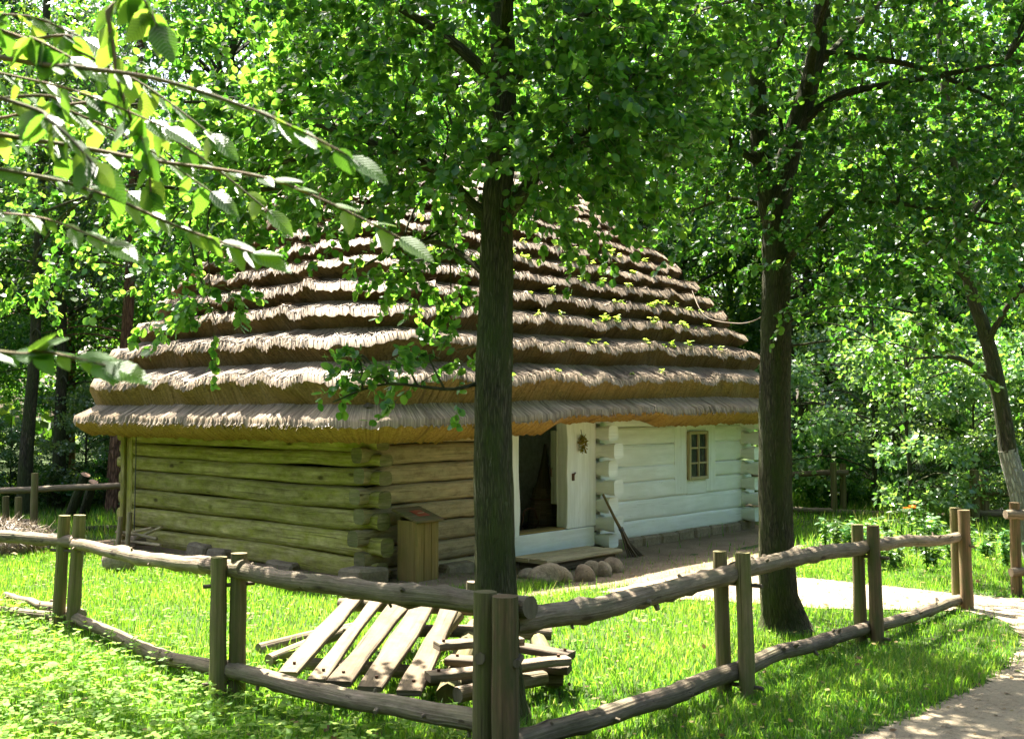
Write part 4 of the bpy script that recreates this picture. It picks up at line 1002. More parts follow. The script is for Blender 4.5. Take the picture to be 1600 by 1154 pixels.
# ------------------------------------------------------------------ trees
def in_view(P, margin=40):
    x, y, z = P[:, 0], P[:, 1], P[:, 2] - CAM_H
    fwd = y * CP + z * SP; upv = -y * SP + z * CP
    px = CX + F_PX * x / np.maximum(fwd, .1); py = CY - F_PX * upv / np.maximum(fwd, .1)
    return (fwd > .3) & (px > -margin) & (px < 1600 + margin) & (py > -margin) & (py < 1154 + margin), fwd
LEAF_OBJ = {}
def leaf_variants(key, tmpl, mat, n=6):
    if key not in LEAF_OBJ:
        L = []
        for i in range(n):
            me = mesh_np("leaf", tmpl[0], tmpl[1], np.full(len(tmpl[0]), (i + .5) / n), tmpl[0][:, :2]); me.materials.append(mat)
            me.polygons.foreach_set("use_smooth", np.ones(len(me.polygons), dtype=bool)); L.append(me)
        LEAF_OBJ[key] = L
    return LEAF_OBJ[key]
def put_leaves(tree, P, D, N, S, tmpl, mat, key, rng, single=300, foliage_name="foliage"):
    """the leaves that show largest are parts of their own, the rest one mass"""
    P = np.asarray(P); see, dist = in_view(P, 0)
    sc = np.where(see, S / np.maximum(dist, .3), 0)
    order = np.argsort(-sc); big = order[:single]; big = big[sc[big] > 0]; rest = np.setdiff1d(np.arange(len(P)), big)
    vs = leaf_variants(key, tmpl, mat); y = unit(D); z = unit(N - y * np.sum(N * y, -1, keepdims=True)); x = np.cross(y, z)
    inv = tree.matrix_basis.inverted()
    for i in big:
        o = bpy.data.objects.new("leaf", vs[int(rng.integers(len(vs)))]); col.objects.link(o); o.parent = tree; o.matrix_parent_inverse = inv
        m = Matrix(((x[i][0], y[i][0], z[i][0], P[i][0]), (x[i][1], y[i][1], z[i][1], P[i][1]), (x[i][2], y[i][2], z[i][2], P[i][2]), (0, 0, 0, 1)))
        o.matrix_basis = m @ Matrix.Scale(float(S[i]), 4)
    near, _ = in_view(P, 120)
    for part, tm in ((rest[near[rest]], tmpl), (rest[~near[rest]], L_KITE)):      # leaves outside the picture are simpler
        if not len(part): continue
        V, F, r = leaf_batch(P[part], D[part], N[part], S[part] * (1 if tm is tmpl else 1.08), tm, rng)
        o = link(foliage_name, mesh_np(foliage_name, V, F, r), mat); o["kind"] = "stuff"; child_of_world(o, tree)

def limb(mb, pts, r0, r1, rng, sides=9, n=14):
    """smooth path through points"""
    P = [Vector(p) for p in pts]; out = []
    for i in range(n + 1):
        t = i / n * (len(P) - 1); k = min(int(t), len(P) - 2); f = t - k
        p0, p1, p2, p3 = P[max(k - 1, 0)], P[k], P[k + 1], P[min(k + 2, len(P) - 1)]
        q_ = .5 * ((2 * p1) + (p2 - p0) * f + (2 * p0 - 5 * p1 + 4 * p2 - p3) * f * f + (3 * p1 - p0 - 3 * p2 + p3) * f ** 3)
        out.append(q_)
    rr_ = [r0 + (r1 - r0) * (i / n) ** .8 for i in range(n + 1)]
    if sides >= 20:
        z0_ = out[0].z
        rr_ = [q * (1 + .42 * math.exp(-max(0, out[i].z - z0_ - .1) / .13) + .03 * math.sin(i * 1.1) * rng.random()) for i, q in enumerate(rr_)]
    tube(mb, out, rr_, sides, .06 if sides < 20 else .085, rng)
    return out

def crown_clumps(rg, clumps, axis_xy, size, nleaf, spray_len, per=None, droop=.35):
    Ps = []; tw = [[], [], []]
    for (c, r, ns) in clumps:
        c = np.array(c); d = unit(rg.normal(0, 1, (ns, 3))); rad = rg.random(ns) ** .45
        C = c + d * rad[:, None] * np.array(r)
        A = d * .8 + rg.normal(0, .45, (ns, 3)); out = C - np.array([*axis_xy, c[2]]); out[:, 2] *= .3
        A += unit(out) * .5; A[:, 2] *= .6
        o = sprays(rg, C, A, rg.uniform(.6, 1.2, ns) * spray_len, nleaf, size, droop)
        Ps.append(o[:4]); [tw[i].append(o[4][i]) for i in range(3)]
    cat = [np.concatenate([p[i] for p in Ps]) for i in range(4)]
    return cat, tuple(np.concatenate(t) for t in tw)

def big_tree(name, label, base, trunks, branches, clumps, mats, leafspec, seed, axis_xy):
    rng = random.Random(seed); rg = np.random.default_rng(seed)
    t = empty(name, base); tag(t, label, "tree")
    nodes = []
    for kind, pts, r0, r1, sides, n in trunks:
        mb = MB()
        P = limb(mb, pts, r0, r1, rng, sides, n); nodes += P[len(P) // 3:]
        child_of_world(mb.build(kind, M[mats[0]]), t)
    for pts, r0, r1 in branches:
        mb = MB(); P = limb(mb, pts, r0, r1, rng, 8, 14); nodes += P[4:]; child_of_world(mb.build("branch", M[mats[0]]), t)
    # each clump hangs on its own small branch
    mb = MB()
    for (c, r, ns) in clumps:
        c = Vector(c); cand = sorted(nodes, key=lambda p: (p - c).length + max(0, p.z - c.z) * .4)[:3]; a = cand[rng.randrange(len(cand))]
        m1 = a.lerp(c, .5) + Vector((rng.uniform(-.1, .1), rng.uniform(-.1, .1), .12)); L = (c - a).length
        limb(mb, [a, m1, c + (c - a).normalized() * r[0] * .3], .007 + .005 * min(L, 2), .004, rng, 5, 7)
    o = child_of_world(mb.build("twigs", M[mats[0]]), t); o["kind"] = "stuff"
    size, nleaf, slen, tmpl, key, single = leafspec
    (P, D, N, S), tw = crown_clumps(rg, clumps, axis_xy, size, nleaf, slen)
    child_of_world(twig_mesh("twigs", tw, .004, M[mats[0]], None), t)
    put_leaves(t, P, D, N, S, tmpl, M[mats[1]], key, rg, single)
    return t

rc = random.Random(31)
# --- the near tree (trunk before the cabin)
NB_ = G(783, 1128)
n0 = lambda px, py, Y=6.6: AT(px, py, Y)
near_trunks = [("trunk", [NB_ + Vector((.01, 0, -.1)), NB_ + Vector((0, 0, .12)), n0(775, 900), n0(771, 660), n0(776, 460), n0(777, 330), n0(783, 240), n0(787, 120), n0(785, 0), n0(790, -300), n0(800, -700)], .15, .055, 24, 70)]
near_br = [([n0(770, 345), n0(735, 318), n0(690, 270), n0(600, 230), n0(480, 190)], .05, .014), ([n0(790, 335), n0(825, 290), n0(850, 262), n0(930, 190), n0(1030, 110, 6.3)], .06, .016),
           ([n0(765, 120), n0(700, 60), n0(620, 10), n0(500, -60)], .045, .015), ([n0(760, 430), n0(690, 380, 6.9), n0(620, 390, 7.3), n0(560, 420, 7.6)], .022, .008),
           ([n0(742, 600), n0(700, 608, 6.4), n0(600, 600, 6.2), n0(520, 628, 6.1)], .014, .005), ([n0(700, 270), n0(560, 240, 7.1), n0(420, 260, 7.3), n0(300, 330, 7.3)], .03, .01),
           ([n0(795, 130), n0(870, 60), n0(960, -20), n0(1060, -120)], .045, .015), ([n0(787, 80), n0(800, -60, 5.8), n0(850, -160, 5.0)], .04, .015), ([n0(787, 60), n0(740, -80, 7.4), n0(700, -200, 8.2)], .04, .015)]
cl = []
def C(px, py, Y, r, ns, rz=.8): p = AT(px, py, Y); cl.append(((p.x, p.y, p.z), (r, r, r * rz), max(2, int(ns * (1.45 if py < 300 else 1.1)))))
# lower edge of the crown, read off the photograph
for a in ((640, 270, 6.9, .38, 15), (560, 300, 7.0, .34, 12), (700, 390, 7.3, .26, 13), (640, 430, 7.4, .24, 11), (590, 360, 7.3, .2, 6), (700, 450, 7.2, .18, 7),
          (330, 440, 7.2, .26, 14), (250, 410, 7.3, .22, 9), (335, 495, 7.2, .14, 7), (300, 330, 7.3, .3, 13), (420, 270, 7.2, .34, 14), (480, 250, 7.0, .45, 20), (380, 240, 7.2, .45, 18), (520, 170, 6.9, .45, 18), (430, 130, 7.1, .5, 18), (560, 60, 6.9, .5, 18), (340, 120, 7.3, .5, 14),
          (650, 150, 6.4, .4, 18), (620, 220, 6.3, .38, 16), (690, 200, 6.3, .28, 10), (680, 60, 6.5, .4, 14), (870, 120, 6.1, .4, 20), (930, 160, 5.9, .42, 24), (980, 190, 6.0, .35, 18), (860, 230, 6.3, .4, 20), (940, 250, 6.6, .38, 16), (880, 320, 7.0, .3, 10), (960, 335, 7.1, .24, 6),
          (1030, 220, 6.6, .4, 16), (1040, 110, 6.3, .45, 18), (960, 40, 6.2, .45, 18), (860, 20, 6.1, .4, 16), (830, 340, 7.1, .18, 5), (775, 235, 6.0, .2, 6), (960, 300, 7.2, .2, 5),
          (720, 550, 6.9, .12, 6), (640, 580, 6.3, .09, 5), (575, 572, 6.25, .08, 4), (545, 582, 6.2, .05, 3), (690, 570, 6.4, .08, 4)): C(*a)
for a in ((300, 230, 7.9, .40, 15), (370, 270, 8.1, .36, 15), (450, 245, 8.0, .40, 16), (525, 290, 8.0, .32, 12), (440, 320, 8.1, .2, 6), (540, 225, 7.6, .38, 14), (350, 200, 7.8, .42, 14), (480, 180, 7.8, .42, 14), (600, 250, 7.4, .36, 12), (690, 300, 7.6, .3, 10),
          (640, 310, 7.8, .24, 7), (840, 270, 7.5, .32, 11), (910, 230, 7.4, .36, 12), (860, 360, 7.8, .2, 6), (250, 310, 8.0, .32, 8), (230, 240, 8.0, .4, 8), (170, 330, 8.2, .34, 6), (110, 270, 8.2, .36, 5), (60, 390, 8.2, .26, 6), (40, 430, 8.2, .18, 6), (150, 180, 8.2, .42, 6), (60, 180, 8.2, .42, 5), (300, 60, 7.4, .45, 12)): C(*a)
near_br2 = [([n0(700, 270), n0(600, 240, 7.4), n0(450, 290, 7.9), n0(330, 300, 7.9), n0(200, 290, 7.7), n0(70, 330, 7.7)], .035, .008), ([n0(640, 240, 7.2), n0(500, 190, 7.6), n0(330, 160, 7.6), n0(120, 170, 7.6)], .026, .007)]
near_br += near_br2
for k in range(120):                       # the crown above the picture
    a = rc.uniform(0, 6.28); q_ = rc.random() ** .6 * 2.6; z = rc.uniform(4.5, 7.6)
    q_ *= max(.3, 1 - ((z - 5.2) / 3.0) ** 2)
    cl.append(((-.05 + q_ * math.cos(a), 6.7 + q_ * math.sin(a), z), (.55, .55, .45), 19))
big_tree("pear_tree", "nearest tree with grey trunk before the cabin, crown across the top", NB_, near_trunks, near_br, cl, ('bark', 'leaf_pear'), (.059, 24, .34, L_ROUND, 'pear', 300), 41, (-.05, 6.6))

# --- the forked tree on the right
RB = G(1225, 984)
r0 = lambda px, py, Y=9.3: AT(px, py, Y)
right_trunks = [("trunk", [RB + Vector((.02, 0, -.1)), RB + Vector((0, 0, .1)), r0(1215, 900), r0(1211, 700), r0(1213, 500), r0(1214, 330), r0(1222, 290), r0(1240, 215), r0(1268, 120), r0(1285, 20), r0(1300, -200), r0(1320, -520)], .185, .05, 24, 70),
                ("stem", [r0(1212, 350), r0(1200, 310), r0(1189, 240), r0(1184, 130), r0(1188, 20), r0(1180, -200), r0(1160, -500)], .12, .04, 12, 26)]
right_br = [([r0(1250, 195), r0(1310, 150, 9.1), r0(1400, 130, 8.9), r0(1500, 112, 8.7), r0(1650, 88, 8.5)], .045, .016), ([r0(1215, 420), r0(1265, 370, 9.0), r0(1320, 318, 8.8), r0(1420, 320, 8.5), r0(1560, 350, 8.3)], .04, .012),
            ([r0(1285, 85), r0(1350, 90), r0(1450, 110), r0(1600, 180, 8.8)], .045, .015), ([r0(1195, 260), r0(1150, 230, 9.2), r0(1090, 170, 9), r0(1020, 120, 8.8)], .045, .012),
            ([r0(1205, 325), r0(1140, 310, 9.5), r0(1080, 330, 9.7)], .03, .01), ([r0(1185, 110), r0(1220, 60), r0(1235, 0)], .04, .015), ([r0(1262, 150), r0(1275, 60, 8.4), r0(1310, -60, 7.4)], .05, .015), ([r0(1262, 120), r0(1340, 40, 10.2), r0(1420, -40, 11)], .05, .015),
            ([r0(1225, 250), r0(1222, 210), r0(1218, 180)], .03, .015)]
cl = []
for a in ((1320, 380, 8.9, .5, 22), (1260, 430, 9.1, .32, 12), (1400, 400, 8.6, .55, 24), (1480, 400, 8.4, .5, 16), (1590, 400, 8.4, .45, 14), (1300, 260, 8.7, .5, 22), (1380, 250, 8.5, .55, 24), (1470, 260, 8.3, .55, 24), (1560, 280, 8.2, .55, 24), (1330, 470, 8.9, .3, 10), (1420, 490, 8.8, .3, 9),
          (1340, 150, 8.8, .5, 18), (1430, 170, 8.7, .55, 20), (1520, 190, 8.5, .55, 20), (1600, 190, 8.4, .5, 18), (1400, 60, 9.2, .55, 16), (1500, 70, 9, .55, 20), (1590, 80, 8.8, .55, 20), (1110, 110, 8.9, .5, 22), (1060, 60, 8.8, .5, 20), (1130, 210, 9.1, .5, 22), (1080, 270, 9.3, .42, 16), (1140, 330, 9.6, .35, 12), (1070, 350, 9.7, .32, 10),
          (1200, 40, 9.3, .5, 18), (1240, 120, 9.6, .4, 12), (1190, 180, 8.9, .35, 12), (1150, 30, 8.9, .5, 18), (1280, 330, 9.0, .4, 14), (1230, 300, 9.0, .24, 8), (1180, 400, 9.9, .25, 8), (1250, 460, 9.0, .08, 3), (1370, 540, 9.1, .3, 10), (1470, 560, 9.0, .2, 5)): C(*a)
for k in range(150):
    a = rc.uniform(0, 6.28); q_ = rc.random() ** .6 * 3.4; z = rc.uniform(5.4, 9.3); q_ *= max(.3, 1 - ((z - 6) / 3.8) ** 2)
    cl.append(((2.7 + q_ * math.cos(a), 9.2 + q_ * math.sin(a), z), (.6, .6, .5), 25))
big_tree("forked_tree", "dark forked tree on the grass right of the cabin, ivy green bark", RB, right_trunks, right_br, cl, ('bark2', 'leaf_right'), (.055, 24, .36, L_ROUND, 'plum', 300), 43, (2.6, 9.3))

# --- leafy branch hanging close to the camera, its tree stands left of the picture
yt = empty("young_elm", (-2.35, 1.7, 0)); tag(yt, "leafy branch close to the camera in the upper left, big backlit leaves", "tree")
ry = random.Random(9); rgy = np.random.default_rng(9)
mb = MB(); tr = limb(mb, [(-2.35, 1.7, -.1), (-2.33, 1.7, 1.2), (-2.3, 1.75, 2.4), (-2.2, 1.8, 3.6), (-2.1, 1.9, 4.6)], .06, .03, ry, 10, 20); child_of_world(mb.build("trunk", M['bark']), yt)
twigs = [([(-2.25, 1.78, 3.0), (-1.6, 1.62, 2.9), AT(150, -60, 2.0), AT(168, 20, 2.0), AT(176, 70, 2.0), AT(186, 130, 2.0), AT(205, 185, 2.0), AT(228, 235, 2.0), AT(236, 300, 2.0)], .008, .0022, 'hang'),
         ([(-2.3, 1.76, 2.75), (-1.5, 1.8, 2.62), AT(0, 90, 1.9), AT(120, 105, 1.85), AT(250, 125, 1.8), AT(390, 170, 1.78), AT(470, 205, 1.76), AT(548, 245, 1.75)], .007, .0018, 'flat'),
         ([(-2.3, 1.76, 2.6), (-1.6, 1.95, 2.5), AT(60, 220, 2.1), AT(230, 250, 2.05), AT(400, 275, 2.0), AT(510, 315, 1.98), AT(625, 372, 1.95)], .007, .0018, 'flat'),
         ([(-2.3, 1.76, 2.45), (-1.5, 1.9, 2.42), AT(0, 265, 1.95), AT(150, 300, 1.9), AT(280, 355, 1.88), AT(395, 395, 1.86)], .006, .0018, 'flat'),
         ([(-2.31, 1.74, 2.2), (-1.4, 1.7, 2.1), AT(-30, 545, 1.6), AT(60, 548, 1.58), AT(165, 571, 1.55)], .006, .0018, 'flat'),
         ([(-2.3, 1.76, 2.9), (-1.5, 1.6, 2.75), AT(-20, 40, 1.9), AT(50, 60, 1.9), AT(110, 90, 1.9)], .006, .002, 'hang'),
         ([(-2.3, 1.76, 2.7), (-1.5, 1.7, 2.6), AT(-10, 150, 1.75), AT(80, 190, 1.7), AT(150, 260, 1.68)], .006, .002, 'mix'),
         ([(-2.25, 1.78, 3.1), (-1.4, 1.8, 2.95), AT(110, -70, 1.8), AT(215, -10, 1.75), AT(245, 40, 1.72)], .006, .002, 'hang')]
for (x0, y0, x1, y1, Y_, kd) in ((-20, 110, 260, 200, 2.0, 'mix'), (-20, 200, 200, 300, 2.1, 'mix'), (120, 80, 330, 210, 2.1, 'mix'), (-20, 330, 170, 380, 1.95, 'flat'), (100, 170, 330, 300, 2.2, 'mix'), (-20, 20, 130, 60, 2.2, 'mix'), (200, 180, 420, 330, 2.3, 'flat')):
    twigs.append(([(-2.3, 1.76, 2.6), (-1.5, Y_, 2.5), AT(x0 - 60, y0 - 20, Y_), AT(x0, y0, Y_), AT((x0 + x1) / 2, (y0 + y1) / 2 - 12, Y_), AT(x1, y1, Y_ - .03)], .005, .0016, kd))
P, D, N, S = [], [], [], []
for pts, ra, rb, kind in twigs:
    mb = MB(); path = limb(mb, pts, ra, rb, ry, 6, 40); child_of_world(mb.build("twig", M['post_red']), yt)
    L = len(path); side = 1; i = 12
    while i < L:
        p = path[i]; t_ = (path[min(i + 1, L - 1)] - path[i - 1]).normalized(); side = -side
        if kind == 'flat':
            hz = t_.cross(Vector((-.06, -.5, .6)).normalized())
            d = t_ * .9 + hz * side * ry.uniform(.25, .75) + Vector((ry.gauss(0, .2), ry.gauss(0, .15), ry.gauss(-.08, .15))); n = Vector((-.06, -.44, .8)) + Vector((ry.gauss(0, .3), ry.gauss(0, .22), ry.gauss(0, .15))); s = ry.uniform(.028, .06)
        elif kind == 'hang':
            d = Vector((ry.uniform(-.5, .5) + .25 * side, ry.uniform(-.5, .3), -.9)); n = Vector((ry.gauss(0, .7), -.6 + ry.gauss(0, .5), .2)); s = ry.uniform(.04, .066)
        else:
            d = t_ * .4 + Vector((.5 * side, ry.uniform(-.4, .4), -.45)); n = Vector((ry.gauss(0, .4), -.3, .7)); s = ry.uniform(.04, .07)
        P.append(tuple(p)); D.append(tuple(d)); N.append(tuple(n)); S.append(s)
        i += (1 if ry.random() > .3 else 2)
    P.append(tuple(path[-1])); D.append(tuple((path[-1] - path[-2]).normalized())); N.append((-.06, -.45, .6)); S.append(.075)
for c_, r_c in (((-1.45, 2.3, 3.75), .35), ((-1.9, 2.2, 4.1), .5), ((-2.4, 2.0, 4.5), .6), ((-1.6, 1.6, 3.4), .3)):     # unseen leaf clumps added above the view to shade the hanging leaves
    m_ = 200; P += [tuple(v) for v in np.array(c_) + rgy.normal(0, r_c * .5, (m_, 3))]; D += [tuple(v) for v in rgy.normal(0, 1, (m_, 3))]; N += [tuple(v) for v in rgy.normal(0, .5, (m_, 3)) + [0, 0, .7]]; S += list(rgy.uniform(.05, .085, m_))
put_leaves(yt, np.array(P), np.array(D), np.array(N), np.array(S), L_OVATE, M['leaf_near'], 'elm', rgy, 300)

# ------------------------------------------------------------------ the wood behind
def bg_tree_mesh(seed, h, r, crown0, nclump, nl, leaf, mat_leaf, mat_bark, trunk_r, shape='round', lean=(0, 0), tmpl=L_KITE, flatn=.6):
    rng = random.Random(seed); rg = np.random.default_rng(seed)
    mb = MB(); tp = [(0, 0, -.2), (lean[0] * .2, lean[1] * .2, h * .25), (lean[0] * .6 + rng.uniform(-.1, .1), lean[1] * .6, h * .55), (lean[0], lean[1], h * .95)]
    path = limb(mb, tp, trunk_r, trunk_r * .2, rng, 10, 22)
    bm_ = MB(); P, D, N, S = [], [], [], []
    for k in range(nclump):
        f = rng.random(); z = crown0 + (h - crown0) * f
        rr = r * (math.sin(math.pi * min(1, .18 + .82 * f)) ** .6 if shape == 'round' else (1 - .75 * f)) * rng.uniform(.35, 1)
        a = rng.uniform(0, 6.28); c = np.array([lean[0] * z / h + rr * math.cos(a), lean[1] * z / h + rr * math.sin(a), z])
        cr = rng.uniform(.55, 1.0) * r * .32
        d = unit(rg.normal(0, 1, (nl, 3))); q = c + d * (rg.random(nl) ** .4)[:, None] * np.array([cr, cr, cr * (.6 if shape == 'round' else .28)])
        P.append(q); dd = d * .6 + rg.normal(0, .7, (nl, 3)); dd[:, 2] -= .3; D.append(dd); n = rg.normal(0, .5, (nl, 3)) + d * .6; n[:, 2] += flatn; N.append(n); S.append(leaf * rg.uniform(.6, 1.25, nl))
        a0 = min(path, key=lambda p: abs(p.z - z * .85))
        limb(bm_, [a0, a0.lerp(Vector(c), .5) + Vector((0, 0, .15)), Vector(c)], trunk_r * .25, .012, rng, 4, 5)
    V, F, r_ = leaf_batch(np.concatenate(P), np.concatenate(D), np.concatenate(N), np.concatenate(S), tmpl, rg)
    me_l = mesh_np("foliage", V, F, r_); me_l.materials.append(mat_leaf)
    me_t = mb.mesh("trunk"); me_t.materials.append(mat_bark); me_t.polygons.foreach_set("use_smooth", np.ones(len(me_t.polygons), dtype=bool))
    me_b = bm_.mesh("branches"); me_b.materials.append(mat_bark)
    return me_l, me_t, me_b
L_NEEDLE = (np.array([(0, 0, 0), (.09, .5, 0), (0, 1, 0), (-.09, .5, 0)]), np.array([[0, 1, 2], [0, 2, 3]]))
VAR = {}
for i in range(4): VAR['broad%d' % i] = bg_tree_mesh(100 + i, 9.5 + i * .9, 2.9, 2.2, 62, 380, .115, M['leaf_wood'], M['bark_bg'], .17, lean=(R.uniform(-.8, .8), 0))
for i in range(2): VAR['pine%d' % i] = bg_tree_mesh(120 + i, 12.5, 2.4, 4.2, 60, 300, .26, M['leaf_pine'], M['bark_pine'] if i else M['bark_bg'], .15, 'cone', tmpl=L_NEEDLE)
for i in range(3): VAR['shrub%d' % i] = bg_tree_mesh(140 + i, 3.0, 1.5, .25, 26, 210, .085, M['leaf_shrub'], M['bark_bg'], .05)
for i in range(2): VAR['low%d' % i] = bg_tree_mesh(160 + i, 1.3, .95, .1, 16, 150, .075, M['leaf_wood'], M['bark_bg'], .02)
def plant(var, name, x, y, s, rz, label, cat, group=None, sz=1.0):
    t = empty(name, (x, y, float(gz(x, y))), rz); t.scale = (s, s, s * sz); tag(t, label, cat, group)
    for nm, me in zip(("foliage", "trunk", "branches"), VAR[var]):
        o = bpy.data.objects.new(nm, me); col.objects.link(o); o.parent = t
        if nm != "trunk": o["kind"] = "stuff"
    return t
rw = random.Random(77)
# rows of wood: from the cabin's back to deep in the wood
def xat(px, Y): return (px - 800) / F_PX * Y
spots = []
for (Y0, step, jit) in ((23.5, 2.7, 1.2), (28, 3.2, 1.5), (34, 3.8, 2.0), (41, 5.0, 2.5)):
    x = -.62 * Y0
    while x < .62 * Y0:
        spots.append((x + rw.uniform(-jit, jit) * .6, Y0 + rw.uniform(-jit, jit))); x += step
for k, (x, y) in enumerate(spots):
    px = CX + F_PX * x / y
    if px < 330 and y < 30 and k % 2: var, nm, lb, gr = 'pine%d' % (k % 2), "pine_tree", "dark pine standing in the wood left of the cabin", "pines in the wood on the left"
    elif px < 330: var, nm, lb, gr = 'broad%d' % (k % 4), "woodland_tree", "leafy woodland tree among the pines left of the cabin", "leafy trees in the wood on the left"
    elif px < 1150: var, nm, lb, gr = 'broad%d' % (k % 4), "woodland_tree", "leafy woodland tree rising behind the thatched roof", "woodland trees behind the roof"
    else: var, nm, lb, gr = 'broad%d' % (k % 4), "woodland_tree", "leafy woodland tree in the dense green right of the cabin", "woodland trees right of the cabin"
    if 1060 < px < 1490 and y < 27: continue
    if px < 330 and y < 45: sc_ = rw.uniform(.9, 1.15)
    else: sc_ = rw.uniform(1.0, 1.35)
    plant(var, nm, x, y, sc_, rw.uniform(0, 6.28), lb, "tree", gr, rw.uniform(.9, 1.2))
# single trunks one can point to on the left
def lone_trunk(name, label, pb, pt, Y, r, mat, crown=True):
    a = G(*pb) if Y is None else AT(pb[0], pb[1], Y); a.z = 0; b = AT(pt[0], pt[1], a.y)
    e = empty(name, a); tag(e, label, "tree"); mb = MB(); rng = random.Random(int(pb[0]))
    top = a + (b - a) * 1.5; top.z = max(top.z, 9.5)
    limb(mb, [a - Vector((0, 0, .2)), a + (b - a) * .3, a + (b - a) * .65 + Vector((.03, 0, 0)), b, top], r, r * .45, rng, 10, 26); child_of_world(mb.build("trunk", M[mat]), e)
    for k in range(7):
        z = rng.uniform(2.2, 6); p = a.lerp(top, z / top.z); mb = MB(); an = rng.uniform(0, 6.28)
        limb(mb, [p, p + Vector((math.cos(an) * .7, math.sin(an) * .5, .1)), p + Vector((math.cos(an) * 1.5, math.sin(an) * 1.1, -.05))], .022, .007, rng, 5, 6); child_of_world(mb.build("branch", M[mat]), e)
    rg = np.random.default_rng(int(pb[0])); cl_ = []
    for k in range(26):
        z = rng.uniform(4.2, 9.5); p = a.lerp(top, z / top.z); an = rng.uniform(0, 6.28); q_ = rng.uniform(.2, 1.6)
        cl_.append(((p.x + q_ * math.cos(an), p.y + q_ * math.sin(an), z), (.6, .6, .3), 26))
    (P, D, N, S), tw = crown_clumps(rg, cl_, (a.x, a.y), .2 if mat != 'bark_bg' else .1, 9, .4)
    V, F, r_ = leaf_batch(P, D, N, S, L_NEEDLE if mat != 'bark_bg' else L_KITE, rg); o = link("foliage", mesh_np("foliage", V, F, r_), M['leaf_pine'] if mat != 'bark_bg' else M['leaf_wood']); o["kind"] = "stuff"; child_of_world(o, e)
lone_trunk("pine_tree", "slightly leaning dark trunk at the far left edge of the wood", (36, 760), (58, 440), 19.5, .15, 'bark_bg')
lone_trunk("pine_tree", "straight dark trunk right of the leftmost one in the wood", (92, 765), (96, 440), 20.5, .14, 'bark_bg')
lone_trunk("pine_tree", "reddish pine trunk just left of the thatched roof", (176, 775), (204, 400), 20.0, .165, 'bark_pine')
# limewashed tree at the right edge
e = empty("limewashed_tree", AT(1622, 930, 13.2)); e.location.z = 0; tag(e, "leaning tree at the right edge with limewashed lower trunk", "tree")
mb = MB(); rl = random.Random(5); Yl = 13.2
p0 = Vector((AT(1625, 930, Yl).x, Yl, -.1))
limb(mb, [p0, AT(1608, 840, Yl), AT(1592, 770, Yl), AT(1574, 702, Yl)], .125, .112, rl, 12, 14); child_of_world(mb.build("limewashed_trunk", M['limewash']), e)
mb = MB(); limb(mb, [AT(1575, 706, Yl), AT(1566, 640, Yl), AT(1545, 540, Yl), AT(1520, 460, Yl), AT(1502, 380, Yl), AT(1488, 250, Yl), AT(1470, 60, Yl), AT(1460, -200, Yl)], .11, .045, rl, 12, 26); child_of_world(mb.build("trunk", M['bark_bg']), e)
for pts in ([AT(1540, 540, Yl), AT(1590, 460, 12.8), AT(1680, 420, 12.4)], [AT(1515, 440, Yl), AT(1450, 380, 13), AT(1390, 350, 12.8)], [AT(1500, 360, Yl), AT(1560, 280, 13.4), AT(1640, 200, 13.6)], [AT(1556, 600, Yl), AT(1500, 560, 12.6), AT(1430, 560, 12.2)]):
    mb = MB(); limb(mb, pts, .05, .012, rl, 7, 10); child_of_world(mb.build("branch", M['bark_bg']), e)
cl = []
for a in ((1620, 560, 14.0, .5, 14), (1470, 540, 14.0, .5, 14), (1430, 560, 12.8, .4, 10), (1390, 480, 13, .5, 16), (1450, 430, 13.6, .6, 16), (1590, 440, 14.0, .6, 18), (1640, 380, 12.6, .6, 20), (1400, 350, 13, .6, 20), (1540, 310, 13.6, .6, 20), (1450, 600, 13.6, .3, 8), (1620, 640, 14.0, .3, 8), (1350, 420, 13.2, .5, 14)): C(*a)
for k in range(30): cl.append(((5.6 + rl.uniform(-2.3, 2.3), 13.2 + rl.uniform(-2, 2), rl.uniform(4.5, 8.5)), (.7, .7, .5), 16))
rg = np.random.default_rng(15); (P, D, N, S), tw = crown_clumps(rg, cl, (5.6, 13.2), .085, 16, .4)
put_leaves(e, P, D, N, S, L_KITE, M['leaf_wood'], 'lime', rg, 0)
# shrubs: right of the cabin and left under the pines
sh = [('shrub0', 1420, 18.3, 1.15, "bright flowering elder shrub beside the grey pole fence"), ('shrub1', 1520, 18.8, .9, "dark dense shrub in the shade of the whitewashed tree"), ('shrub2', 1365, 20.6, 1.3, "tall pale leaved shrub behind the grey pole fence"),
      ('shrub0', 1600, 19.6, 1.1, "light leaved shrub behind the whitewashed trunk"), ('shrub1', 1290, 23.0, 1.15, "dark shrub just right of the forked tree trunk"), ('shrub2', 1470, 22.5, 1.5, "large leafy shrub filling the gap between the two right trees"), ('shrub0', 1700, 18.5, 1.2, "shrub at the far right edge of the yard")]
for v, px, Y, s, lb in sh: plant(v, "shrub", xat(px, Y), Y, s, rw.uniform(0, 6), lb, "shrub", "shrubs right of the cabin")
for k in range(11): plant('shrub%d' % (k % 3), "shrub", -11.2 + k * .78 + rw.uniform(-.2, .2), 20.5 + rw.uniform(-.4, 2.4) + (0 if k < 6 else 1.5), rw.uniform(.55, .8), rw.uniform(0, 6), "leafy shrub growing under the pines left of the cabin", "shrub", "undergrowth shrubs under the pines")
for k in range(12): plant('low%d' % (k % 2), "low_bush", -10.6 + k * .52 + rw.uniform(-.2, .2), 20.0 + rw.uniform(-.3, .9), rw.uniform(.6, .95), rw.uniform(0, 6), "low green bush along the wood's edge left of the cabin", "bush", "low bushes at the wood's edge")
